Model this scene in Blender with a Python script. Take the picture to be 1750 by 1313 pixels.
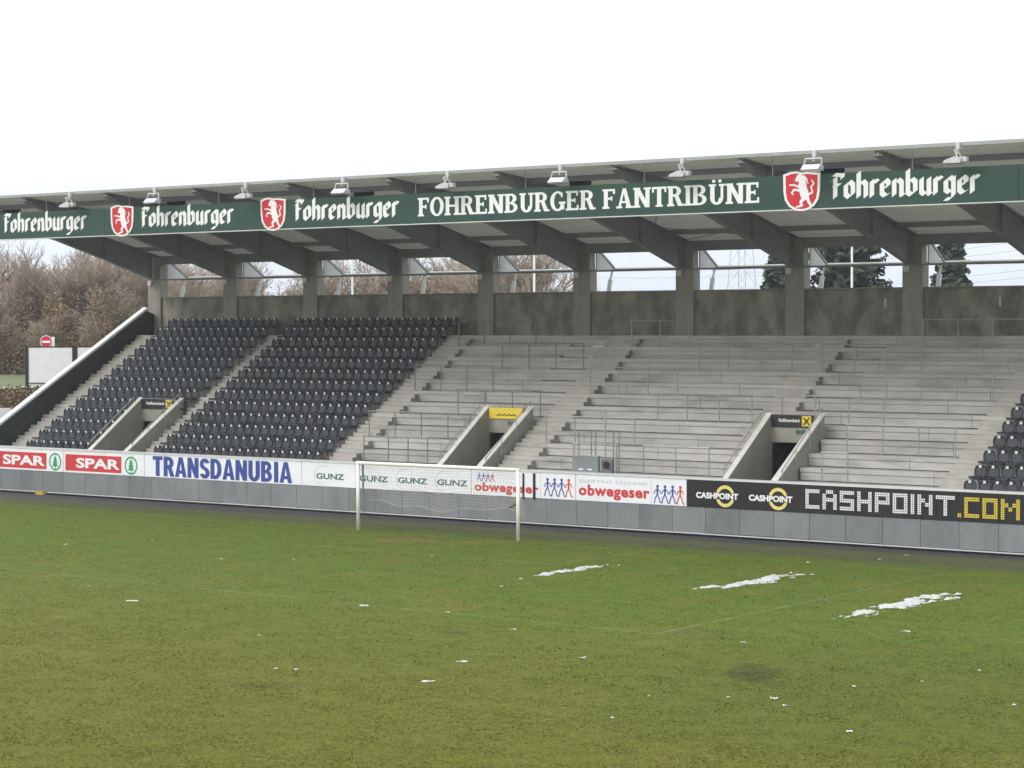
import bpy, bmesh, math, random
from mathutils import Vector, Matrix

for o in list(bpy.data.objects): bpy.data.objects.remove(o, do_unlink=True)
scene = bpy.context.scene
COL = scene.collection
R = math.radians

# ------------------------------------------------------------------ camera
cam_d = bpy.data.cameras.new('camera'); cam = bpy.data.objects.new('camera', cam_d); COL.objects.link(cam)
rt = Vector((0.80337, 0.59547, -0.00277)); up = Vector((-0.01375, 0.02319, 0.99964)); fw = Vector((-0.59532, 0.80304, -0.02681))
M = Matrix.Identity(4)
for i in range(3): M[i][0], M[i][1], M[i][2] = rt[i], up[i], -fw[i]
M[0][3], M[1][3], M[2][3] = 53.239, -62.203, 7.599
cam.matrix_world = M
cam_d.lens = 77.47; cam_d.sensor_width = 36; cam_d.sensor_fit = 'HORIZONTAL'; cam_d.clip_start = 0.5; cam_d.clip_end = 6000
scene.camera = cam

# ------------------------------------------------------------------ world: white overcast (darker towards the horizon) over a Nishita sky
SUN_EL, SUN_AZ = R(38), R(205)
world = bpy.data.worlds.new('World'); scene.world = world; world.use_nodes = True
nt = world.node_tree; nt.nodes.clear()
out = nt.nodes.new('ShaderNodeOutputWorld'); bg = nt.nodes.new('ShaderNodeBackground')
sky = nt.nodes.new('ShaderNodeTexSky'); sky.sky_type = 'NISHITA'; sky.sun_disc = False
sky.sun_elevation = SUN_EL; sky.sun_rotation = SUN_AZ; sky.dust_density = 4
tc = nt.nodes.new('ShaderNodeTexCoord'); sp = nt.nodes.new('ShaderNodeSeparateXYZ'); nt.links.new(tc.outputs['Generated'], sp.inputs[0])
rmp = nt.nodes.new('ShaderNodeValToRGB'); nt.links.new(sp.outputs['Z'], rmp.inputs[0])
cr = rmp.color_ramp
cr.elements[0].position = 0.0; cr.elements[0].color = (0.40, 0.45, 0.52, 1)
cr.elements[1].position = 1.0; cr.elements[1].color = (1.10, 1.12, 1.14, 1)
e = cr.elements.new(0.13); e.color = (0.56, 0.58, 0.60, 1)
nz = nt.nodes.new('ShaderNodeTexNoise'); nz.inputs['Scale'].default_value = 5; nz.inputs['Detail'].default_value = 4
nt.links.new(tc.outputs['Generated'], nz.inputs['Vector'])
mr = nt.nodes.new('ShaderNodeMapRange'); mr.inputs[3].default_value = 0.92; mr.inputs[4].default_value = 1.08; nt.links.new(nz.outputs['Fac'], mr.inputs[0])
mul = nt.nodes.new('ShaderNodeVectorMath'); mul.operation = 'SCALE'; nt.links.new(rmp.outputs[0], mul.inputs[0]); nt.links.new(mr.outputs[0], mul.inputs['Scale'])
sc = nt.nodes.new('ShaderNodeVectorMath'); sc.operation = 'SCALE'; sc.inputs['Scale'].default_value = 0.012; nt.links.new(sky.outputs[0], sc.inputs[0])
ad = nt.nodes.new('ShaderNodeVectorMath'); ad.operation = 'ADD'; nt.links.new(mul.outputs[0], ad.inputs[0]); nt.links.new(sc.outputs[0], ad.inputs[1])
nt.links.new(ad.outputs[0], bg.inputs['Color']); bg.inputs['Strength'].default_value = 1.0
nt.links.new(bg.outputs[0], out.inputs[0])
sun_d = bpy.data.lights.new('sun', 'SUN'); sun_d.energy = 0.6; sun_d.angle = R(25); sun_d.color = (1, .96, .9)
sun = bpy.data.objects.new('sun', sun_d); COL.objects.link(sun)
sdir = Vector((math.sin(SUN_AZ) * math.cos(SUN_EL), math.cos(SUN_AZ) * math.cos(SUN_EL), math.sin(SUN_EL)))
sun.rotation_euler = (-sdir).to_track_quat('-Z', 'Y').to_euler(); sun.location = (0, -40, 60)
vs = scene.view_settings
vs.view_transform = 'Standard'; vs.look = 'None'; vs.gamma = 1; vs.use_curve_mapping = False; vs.exposure = 1.02
scene.render.engine = 'CYCLES'; scene.cycles.diffuse_bounces = 8; scene.cycles.max_bounces = 14

# ------------------------------------------------------------------ materials
def pm(name, c1, c2=None, scale=2.0, rough=.7, bump=0.0, metal=0.0, stretch=(1, 1, 1), lo=.35, hi=.65, c3=None, scale3=.3, spec=.4, lo3=.45, hi3=.7, bscale=None):
    m = bpy.data.materials.new(name); m.use_nodes = True
    t = m.node_tree; b = t.nodes['Principled BSDF']
    b.inputs['Roughness'].default_value = rough; b.inputs['Metallic'].default_value = metal; b.inputs['Specular IOR Level'].default_value = spec
    b.inputs['Base Color'].default_value = (*c1, 1)
    if c2 is None: return m
    g = t.nodes.new('ShaderNodeNewGeometry'); mp = t.nodes.new('ShaderNodeMapping'); mp.inputs['Scale'].default_value = stretch
    t.links.new(g.outputs['Position'], mp.inputs[0])
    n = t.nodes.new('ShaderNodeTexNoise'); n.inputs['Scale'].default_value = scale; n.inputs['Detail'].default_value = 8; n.inputs['Roughness'].default_value = .65
    t.links.new(mp.outputs[0], n.inputs['Vector'])
    r = t.nodes.new('ShaderNodeMapRange'); r.inputs[1].default_value = lo; r.inputs[2].default_value = hi; t.links.new(n.outputs['Fac'], r.inputs[0])
    mx = t.nodes.new('ShaderNodeMix'); mx.data_type = 'RGBA'; mx.inputs[6].default_value = (*c1, 1); mx.inputs[7].default_value = (*c2, 1)
    t.links.new(r.outputs[0], mx.inputs[0]); last = mx.outputs[2]
    if c3:
        n3 = t.nodes.new('ShaderNodeTexNoise'); n3.inputs['Scale'].default_value = scale3; n3.inputs['Detail'].default_value = 6
        t.links.new(mp.outputs[0], n3.inputs['Vector'])
        r3 = t.nodes.new('ShaderNodeMapRange'); r3.inputs[1].default_value = lo3; r3.inputs[2].default_value = hi3; t.links.new(n3.outputs['Fac'], r3.inputs[0])
        m3 = t.nodes.new('ShaderNodeMix'); m3.data_type = 'RGBA'; t.links.new(r3.outputs[0], m3.inputs[0]); t.links.new(last, m3.inputs[6]); m3.inputs[7].default_value = (*c3, 1); last = m3.outputs[2]
    t.links.new(last, b.inputs['Base Color'])
    if bump:
        src = n.outputs['Fac']
        if bscale:
            nb = t.nodes.new('ShaderNodeTexNoise'); nb.inputs['Scale'].default_value = bscale; nb.inputs['Detail'].default_value = 4; t.links.new(mp.outputs[0], nb.inputs['Vector']); src = nb.outputs['Fac']
        bp = t.nodes.new('ShaderNodeBump'); bp.inputs['Strength'].default_value = bump; bp.inputs['Distance'].default_value = .03
        t.links.new(src, bp.inputs['Height']); t.links.new(bp.outputs[0], b.inputs['Normal'])
    return m

MT = {}
MT['terrace'] = pm('terrace_concrete', (.435, .425, .40), (.345, .335, .315), 1.4, .85, .15, stretch=(.6, 1, 2.5), c3=(.25, .245, .225), scale3=.8, lo3=.52, hi3=.75)
MT['stair'] = pm('stair_concrete', (.42, .40, .36), (.35, .33, .30), 2.5, .85, .15)
MT['stairside'] = pm('dark_side_concrete', (.30, .285, .245), (.22, .21, .18), 4, .9, .2)  # darker concrete tone for the side faces of the steps
MT['wall'] = pm('stained_wall_concrete', (.27, .25, .22), (.15, .145, .125), 1.5, .9, .25, stretch=(1, 1, .6), lo=.40, hi=.60, c3=(.36, .32, .27), scale3=1.1, lo3=.52, hi3=.70)
MT['column'] = pm('column_concrete', (.33, .315, .285), (.26, .25, .225), 1.5, .85, .1, stretch=(2, 2, .4))
MT['vom'] = pm('vomitory_concrete', (.30, .285, .25), (.25, .24, .21), 1.6, .85, .1)
MT['vomcap'] = pm('pale_cap_concrete', (.62, .60, .56), (.52, .50, .46), 3, .8)
MT['beam'] = pm('dark_painted_steel', (.225, .222, .265), (.275, .27, .315), 1.2, .5, 0, stretch=(1, .3, 2))
MT['soffit'] = pm('roof_sheet_underside', (.88, .86, .88), (.80, .78, .80), .7, .6, 0, stretch=(.2, 3, 1))
MT['rooftop'] = pm('roof_top_membrane', (.5, .5, .5), (.42, .42, .42), 1, .8)
MT['trim'] = pm('pale_metal_trim', (.62, .63, .62), (.54, .55, .55), 2, .45, 0)
MT['gutter'] = pm('grey_gutter', (.34, .35, .35), (.28, .29, .29), 2, .5, 0)
MT['green'] = pm('green_fascia_sheet', (.013, .050, .037), (.017, .058, .044), .8, .45, 0, stretch=(.5, 1, 1))
MT['white'] = pm('white_print', (.80, .80, .80), (.72, .73, .74), 3, .5)
MT['boardwhite'] = pm('white_board_vinyl', (.78, .79, .82), (.70, .71, .74), 1.2, .45, 0, stretch=(.6, 1, 2))
MT['red'] = pm('red_print', (.58, .045, .05), (.50, .04, .045), 2, .5)
MT['crestred'] = pm('crest_red', (.56, .02, .035), (.50, .02, .03), 2, .5)
MT['blue'] = pm('blue_print', (.045, .075, .30), (.035, .06, .25), 2, .5)
MT['gunz'] = pm('dark_green_print', (.03, .11, .09), (.04, .13, .10), 2, .5)
MT['greyprint'] = pm('pale_grey_print', (.42, .45, .50), (.5, .52, .55), 2, .5)
MT['leafgreen'] = pm('logo_green', (.02, .30, .12), (.02, .26, .10), 2, .5)
MT['black'] = pm('black_board_vinyl', (.012, .012, .013), (.020, .020, .020), 1, .4)
MT['yellow'] = pm('yellow_print', (.72, .56, .06), (.66, .50, .05), 2, .5)
MT['paleyellow'] = pm('pale_yellow_print', (.72, .60, .20), (.66, .55, .17), 2, .5)
MT['panel'] = pm('grey_wall_panel', (.185, .20, .207), (.145, .157, .163), 1.6, .55, 0, stretch=(1, 1, .5), c3=(.205, .215, .22), scale3=.6)
MT['rail'] = pm('galvanised_rail', (.36, .37, .37), (.28, .29, .29), 3, .45, 0, metal=.3)
MT['raildark'] = pm('weathered_rail', (.20, .20, .20), (.26, .26, .25), 3, .5, 0, metal=.3)
MT['asphalt'] = pm('wet_asphalt', (.030, .032, .036), (.045, .046, .048), 2, .7, .2)
MT['plinth'] = pm('black_plinth', (.02, .02, .02), (.03, .03, .03), 2, .8)
MT['seat'] = pm('black_seat_plastic', (.013, .017, .023), (.022, .026, .034), 9, .38, 0, spec=.5)
MT['plate'] = pm('seat_highlight_plate', (.62, .64, .66), (.52, .54, .56), 9, .4)
MT['cabinet'] = pm('grey_cabinet_paint', (.20, .225, .24), (.17, .19, .205), 2, .5)
MT['darkmetal'] = pm('dark_device_paint', (.05, .055, .06), (.16, .17, .18), 7, .5)
MT['postwhite'] = pm('white_goal_paint', (.82, .81, .74), (.74, .73, .66), 4, .45)
MT['net'] = pm('net_cord', (.50, .48, .42), (.38, .36, .30), 3, .9)
MT['netdark'] = pm('dark_net_cord', (.05, .05, .05), (.09, .09, .08), 3, .9)
MT['snow'] = pm('old_snow', (.46, .47, .47), (.27, .28, .25), 5, .8, .6, lo=.45, hi=.72)
MT['paper'] = pm('paper_scrap', (.60, .60, .58), (.48, .48, .46), 10, .8)
MT['lampwhite'] = pm('white_lamp_enamel', (.56, .57, .58), (.46, .47, .48), 6, .4)
MT['glass'] = pm('lamp_glass', (.35, .37, .38), (.30, .32, .33), 6, .12)
MT['endwall'] = pm('dark_end_wall_sheet', (.032, .038, .037), (.026, .031, .030), 1, .6)
MT['bark'] = pm('tree_bark', (.20, .17, .145), (.27, .24, .21), 2, .9)
MT['twig'] = pm('bare_twigs', (.30, .235, .18), (.38, .32, .27), .5, .9)
MT['brownleaf'] = pm('dry_brown_leaves', (.29, .20, .11), (.21, .17, .11), .6, .9)
MT['rust'] = pm('rusty_leaves', (.31, .20, .10), (.21, .17, .10), .6, .9)
MT['needle'] = pm('conifer_needles', (.025, .045, .030), (.045, .065, .035), .8, .8)
MT['hedge'] = pm('winter_hedge_leaves', (.20, .12, .07), (.13, .12, .06), 1.2, .9)
MT['ground'] = pm('rough_grass_ground', (.10, .125, .045), (.085, .10, .04), .5, .9, .2)
MT['kerb'] = pm('pale_kerb_stone', (.6, .58, .54), (.5, .48, .45), 2, .8)
MT['line'] = pm('worn_line_paint', (.115, .150, .045), (.072, .095, .014), 1.3, .9, 0, lo=.38, hi=.60)
MT['dirt'] = pm('bare_soil', (.16, .11, .05), (.11, .11, .04), 2, .95)
MT['yellowpaint'] = pm('yellow_painted_metal', (.45, .33, .06), (.38, .28, .05), 2, .6)
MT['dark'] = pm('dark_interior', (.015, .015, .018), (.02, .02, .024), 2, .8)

def translucent(m, f):
    t = m.node_tree; b = t.nodes['Principled BSDF']; o_ = t.nodes['Material Output']; tr = t.nodes.new('ShaderNodeBsdfTranslucent'); tr.inputs[0].default_value = (.95, .93, .93, 1)
    mx = t.nodes.new('ShaderNodeMixShader'); mx.inputs[0].default_value = f; t.links.new(b.outputs[0], mx.inputs[1]); t.links.new(tr.outputs[0], mx.inputs[2]); t.links.new(mx.outputs[0], o_.inputs[0])
translucent(MT['soffit'], .175)  # translucency added so sky light brightens the roof underside
def pitch_material():
    m = bpy.data.materials.new('worn_pitch_grass'); m.use_nodes = True
    t = m.node_tree; b = t.nodes['Principled BSDF']; b.inputs['Roughness'].default_value = .95; b.inputs['Specular IOR Level'].default_value = .15
    g = t.nodes.new('ShaderNodeNewGeometry'); P = g.outputs['Position']
    def noise(s, d=5, st=None):
        n = t.nodes.new('ShaderNodeTexNoise'); n.inputs['Scale'].default_value = s; n.inputs['Detail'].default_value = d; n.inputs['Roughness'].default_value = .6
        if st:
            mp = t.nodes.new('ShaderNodeMapping'); mp.inputs['Scale'].default_value = st; t.links.new(P, mp.inputs[0]); t.links.new(mp.outputs[0], n.inputs['Vector'])
        else: t.links.new(P, n.inputs['Vector'])
        return n.outputs['Fac']
    def rng(src, a, c, lo=0., hi=1.):
        r = t.nodes.new('ShaderNodeMapRange'); r.inputs[1].default_value = a; r.inputs[2].default_value = c; r.inputs[3].default_value = lo; r.inputs[4].default_value = hi; r.interpolation_type = 'SMOOTHSTEP'
        t.links.new(src, r.inputs[0]); return r.outputs[0]
    def mix(f, a, c):
        x = t.nodes.new('ShaderNodeMix'); x.data_type = 'RGBA'
        if isinstance(f, float): x.inputs[0].default_value = f
        else: t.links.new(f, x.inputs[0])
        for i, v in ((6, a), (7, c)):
            if isinstance(v, tuple): x.inputs[i].default_value = (*v, 1)
            else: t.links.new(v, x.inputs[i])
        return x.outputs[2]
    def math_(op, a, c):
        x = t.nodes.new('ShaderNodeMath'); x.operation = op
        for i, v in ((0, a), (1, c)):
            if isinstance(v, (int, float)): x.inputs[i].default_value = v
            else: t.links.new(v, x.inputs[i])
        return x.outputs[0]
    sep = t.nodes.new('ShaderNodeSeparateXYZ'); t.links.new(P, sep.inputs[0])
    GREEN, OLIVE, STRAW, DULL = (.074, .110, .012), (.097, .106, .014), (.124, .120, .022), (.072, .076, .044)
    # the goal end is greener, midfield is worn to olive
    far = math_('ADD', sep.outputs['Y'], math_('MULTIPLY', noise(.11, 3), 16.0))
    base = mix(rng(far, -19.0, -3.0), OLIVE, GREEN)
    base = mix(math_('MULTIPLY', rng(noise(.45, 6), .46, .68), .75), base, OLIVE)
    base = mix(math_('MULTIPLY', rng(noise(1.7, 6), .55, .75), .40), base, STRAW)
    base = mix(math_('MULTIPLY', rng(noise(.23, 5), .52, .72), .55), base, STRAW)
    def blob(cx, cy, rx, ry, amt, c):
        dx = math_('SUBTRACT', sep.outputs['X'], cx); dy = math_('SUBTRACT', sep.outputs['Y'], cy)
        ex = math_('DIVIDE', math_('ADD', math_('MULTIPLY', dx, .803), math_('MULTIPLY', dy, .595)), rx); ey = math_('DIVIDE', math_('SUBTRACT', math_('MULTIPLY', dy, .803), math_('MULTIPLY', dx, .595)), ry)
        d2 = math_('ADD', math_('MULTIPLY', ex, ex), math_('MULTIPLY', ey, ey)); d2 = math_('ADD', d2, math_('MULTIPLY', math_('SUBTRACT', noise(1.1, 5), .5), 1.6))
        return mix(math_('MULTIPLY', rng(d2, 1.0, .0), amt), base, c)
    for b_ in ((33.0, -21, 9, 9, .5, (.066, .086, .010)), (29.0, -20.7, .75, 1.75, .62, (.030, .038, .012)), (24.9, -16.2, 1.4, .8, .3, (.05, .07, .02)), (4.0, -2.1, 1.7, 1.0, .8, (.15, .10, .035)), (12.0, -10.0, .6, .5, .4, (.04, .05, .015)), (17.5, -6.0, .7, .5, .4, (.04, .05, .015)), (21.5, -28, 1.0, .6, .3, (.05, .05, .02)), (19.8, -19.4, .7, .5, .35, (.045, .055, .015))): base = blob(*b_)
    edge = math_('ADD', sep.outputs['Y'], math_('MULTIPLY', noise(.8, 4), 2.0))
    base = mix(math_('MULTIPLY', rng(edge, 1.2, 2.6), .8), base, DULL)
    fine = rng(noise(3.2, 7), .3, .7, .88, 1.12); vfine = rng(noise(40, 3), .3, .7, .80, 1.20)
    sc_ = t.nodes.new('ShaderNodeVectorMath'); sc_.operation = 'SCALE'; t.links.new(base, sc_.inputs[0]); t.links.new(math_('MULTIPLY', fine, vfine), sc_.inputs['Scale'])
    t.links.new(sc_.outputs[0], b.inputs['Base Color'])
    bp = t.nodes.new('ShaderNodeBump'); bp.inputs['Strength'].default_value = .3; bp.inputs['Distance'].default_value = .03
    t.links.new(noise(22, 4), bp.inputs['Height']); t.links.new(bp.outputs[0], b.inputs['Normal'])
    return m
MT['pitch'] = pitch_material()

# ------------------------------------------------------------------ mesh helpers
class MB:
    def __init__(s): s.v = []; s.f = []; s.mi = []; s.cm = 0
    def add(s, vs, fs):
        n = len(s.v); s.v += [tuple(v) for v in vs]
        for f in fs: s.f.append(tuple(i + n for i in f)); s.mi.append(s.cm)
    def box(s, x0, x1, y0, y1, z0, z1):
        s.add([(x0, y0, z0), (x1, y0, z0), (x1, y1, z0), (x0, y1, z0), (x0, y0, z1), (x1, y0, z1), (x1, y1, z1), (x0, y1, z1)],
              [(0, 3, 2, 1), (4, 5, 6, 7), (0, 1, 5, 4), (1, 2, 6, 5), (2, 3, 7, 6), (3, 0, 4, 7)])
    def prism_x(s, pts, x0, x1):          # polygon in (y, z) extruded along x
        n = len(pts)
        s.add([(x0, y, z) for y, z in pts] + [(x1, y, z) for y, z in pts], [tuple(range(n - 1, -1, -1)), tuple(range(n, 2 * n))] + [(i, (i + 1) % n, (i + 1) % n + n, i + n) for i in range(n)])
    def prism_y(s, pts, y0, y1):          # polygon in (x, z) extruded along y
        n = len(pts)
        s.add([(x, y0, z) for x, z in pts] + [(x, y1, z) for x, z in pts], [tuple(range(n)), tuple(range(2 * n - 1, n - 1, -1))] + [(i + n, (i + 1) % n + n, (i + 1) % n, i) for i in range(n)])
    def tube(s, a, b, r, n=6, r2=None, cap=True):
        a = Vector(a); b = Vector(b); d = b - a
        if d.length < 1e-6: return
        d.normalize(); u = d.cross(Vector((0, 0, 1)) if abs(d.z) < .95 else Vector((1, 0, 0))).normalized(); w = d.cross(u); r2 = r if r2 is None else r2
        vs = []
        for p, rr in ((a, r), (b, r2)):
            for i in range(n):
                t = 2 * math.pi * i / n; vs.append(p + u * (rr * math.cos(t)) + w * (rr * math.sin(t)))
        fs = [(i, (i + 1) % n, (i + 1) % n + n, i + n) for i in range(n)]
        if cap: fs += [tuple(range(n - 1, -1, -1)), tuple(range(n, 2 * n))]
        s.add(vs, fs)
    def flat(s, poly, y):                 # polygon in (x, z) facing -Y
        s.add([(x, y, z) for x, z in poly], [tuple(range(len(poly)))])
    def mesh(s, name, mats, smooth=False):
        me = bpy.data.meshes.new(name); me.from_pydata(s.v, [], s.f); me.update()
        for m in (mats if isinstance(mats, (list, tuple)) else [mats]): me.materials.append(MT[m])
        me.polygons.foreach_set('material_index', s.mi)
        if smooth: me.polygons.foreach_set('use_smooth', [True] * len(me.polygons))
        return me
    def build(s, name, mats, parent=None, label=None, cat=None, group=None, kind=None, smooth=False):
        return link(name, s.mesh(name, mats, smooth), parent, label, cat, group, kind)
def tag(o, label=None, cat=None, group=None, kind=None):
    for k, v in (('label', label), ('category', cat), ('group', group), ('kind', kind)):
        if v: o[k] = v
def link(name, me, parent=None, label=None, cat=None, group=None, kind=None, loc=None):
    o = bpy.data.objects.new(name, me); COL.objects.link(o)
    if loc: o.location = loc
    if parent is not None:
        o.parent = parent
        if loc is None: o.matrix_parent_inverse = Matrix.Translation(-Vector(WL.get(parent.name, (0, 0, 0))))
    WL[o.name] = tuple(loc) if loc else (0, 0, 0)
    tag(o, label, cat, group, kind); return o
WL = {}
def empty(name, loc, label, cat, group=None, rz=0.0):
    o = bpy.data.objects.new(name, None); COL.objects.link(o); o.location = loc; o.rotation_euler.z = rz; o.empty_display_size = .3
    WL[o.name] = tuple(loc); tag(o, label, cat, group); return o
def copy_tree(o, loc, rz=None, scale=None):
    c = o.copy(); COL.objects.link(c); c.location = loc
    if rz is not None: c.rotation_euler.z = rz
    if scale is not None: c.scale = scale
    for ch in o.children:
        d = ch.copy(); COL.objects.link(d); d.parent = c
        for g in ch.children:
            e_ = g.copy(); COL.objects.link(e_); e_.parent = d
    return c
ORD = ['first', 'second', 'third', 'fourth', 'fifth', 'sixth', 'seventh', 'eighth', 'ninth', 'tenth', 'eleventh', 'twelfth', 'thirteenth', 'fourteenth', 'fifteenth', 'sixteenth', 'seventeenth', 'eighteenth', 'nineteenth', 'twentieth'] + ['twenty-' + w_ for w_ in ('first', 'second', 'third', 'fourth', 'fifth', 'sixth', 'seventh', 'eighth', 'ninth')]
rnd = random.Random(7)

# ------------------------------------------------------------------ lettering
def text_polys(s, offset=0.0, space=1.0):
    cu = bpy.data.curves.new('t', 'FONT'); cu.body = s; cu.offset = offset; cu.resolution_u = 3; cu.space_character = space
    ob = bpy.data.objects.new('t', cu); COL.objects.link(ob); bpy.context.view_layer.update()
    me = bpy.data.meshes.new_from_object(ob.evaluated_get(bpy.context.evaluated_depsgraph_get()))
    v = [(p.co.x, p.co.y) for p in me.vertices]; f = [tuple(p.vertices) for p in me.polygons]
    bpy.data.objects.remove(ob); bpy.data.curves.remove(cu); bpy.data.meshes.remove(me)
    return v, f
def text(s, x0, x1, z0, z1, y, m, parent, offset=0.0, name='lettering', label=None, space=1.0):
    v, f = text_polys(s, offset, space)
    ax, bx = min(p[0] for p in v), max(p[0] for p in v); az, bz = min(p[1] for p in v), max(p[1] for p in v)
    mb = MB(); mb.add([(x0 + (px - ax) / (bx - ax) * (x1 - x0), y, z0 + (pz - az) / (bz - az) * (z1 - z0)) for px, pz in v], f)
    return mb.build(name, m, parent, label)
class Ink:                                   # flat printed pieces, each a hair in front of the one before
    def __init__(s, y): s.mb = MB(); s.y = y
    def poly(s, p): s.mb.flat(p, s.y); s.y -= .0004
    def nib(s, pts, nx, nz, close=False):    # broad-nib pen stroke
        if close: pts = pts + [pts[0]]
        for (ax, az), (bx, bz) in zip(pts, pts[1:]):
            s.poly([(ax - nx, az - nz), (ax + nx, az + nz), (bx + nx, bz + nz), (bx - nx, bz - nz)])
    def stroke(s, pts, w, w2=None):          # round-ish monoline stroke
        w2 = w if w2 is None else w2; n = len(pts) - 1
        for i, ((ax, az), (bx, bz)) in enumerate(zip(pts, pts[1:])):
            dx, dz = bx - ax, bz - az; L = math.hypot(dx, dz) or 1; px, pz = -dz / L, dx / L
            wa = (w + (w2 - w) * i / n) / 2; wb = (w + (w2 - w) * (i + 1) / n) / 2
            ex, ez = dx / L * wb * .6, dz / L * wb * .6
            s.poly([(ax + px * wa, az + pz * wa), (ax - px * wa, az - pz * wa), (bx - px * wb + ex, bz - pz * wb + ez), (bx + px * wb + ex, bz + pz * wb + ez)])
    def disc(s, cx, cz, r, n=16, rz=None): s.poly([(cx + r * math.cos(2 * math.pi * i / n), cz + (rz or r) * math.sin(2 * math.pi * i / n)) for i in range(n)])
    def ring(s, cx, cz, ro, ri, a0=0, a1=360, n=24, ko=1.0):
        A = [R(a0 + (a1 - a0) * i / n) for i in range(n + 1)]
        for a, b in zip(A, A[1:]):
            s.mb.flat([(cx + ro * math.cos(a), cz + ko * ro * math.sin(a)), (cx + ri * math.cos(a), cz + ko * ri * math.sin(a)), (cx + ri * math.cos(b), cz + ko * ri * math.sin(b)), (cx + ro * math.cos(b), cz + ko * ro * math.sin(b))], s.y)
        s.y -= .0004
BL = {  # blackletter glyphs: (advance, strokes); cap height 1, x-height .68
 'F': (.60, [[(.27, .04), (.27, .82)], [(.06, .82), (.22, .93), (.60, .89)], [(.60, .89), (.56, .77)], [(.08, .42), (.22, .52), (.46, .52)], [(.10, .70), (.27, .80)]]),
 'o': (.54, [[(.12, .14), (.12, .54), (.27, .64), (.42, .52), (.42, .14), (.27, .03), (.12, .14)]]),
 'h': (.55, [[(.12, .03), (.12, .98)], [(.12, .54), (.28, .64), (.42, .52), (.42, .02)]]),
 'r': (.42, [[(.12, .03), (.12, .64)], [(.12, .54), (.24, .65), (.36, .58)]]),
 'e': (.50, [[(.14, .32), (.38, .40), (.38, .54), (.26, .65), (.12, .54), (.12, .14), (.25, .03), (.40, .10)]]),
 'n': (.56, [[(.12, .03), (.12, .64)], [(.12, .54), (.28, .64), (.42, .52), (.42, .06), (.49, .02)]]),
 'b': (.55, [[(.12, .10), (.12, .98)], [(.12, .54), (.28, .64), (.42, .52), (.42, .14), (.27, .03), (.12, .12)]]),
 'u': (.56, [[(.12, .64), (.12, .12), (.25, .03), (.40, .12)], [(.42, .64), (.42, .06), (.49, .02)]]),
 'g': (.54, [[(.40, .54), (.27, .65), (.12, .54), (.12, .16), (.26, .06), (.42, .16)], [(.42, .64), (.42, -.06), (.30, -.18), (.10, -.18)]]),
}
def blackletter(s, x0, x1, z0, cap, y, m, parent):
    W = sum(BL[c][0] for c in s); k = (x1 - x0) / W; x = 0
    for c in s:
        a, st = BL[c]; ink = Ink(y)
        for pts in st: ink.nib([(x0 + (x + px) * k, z0 + pz * cap) for px, pz in pts], .094 * k, .066 * cap)
        x += a; ink.mb.build('brand_letter', m, parent)
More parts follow.
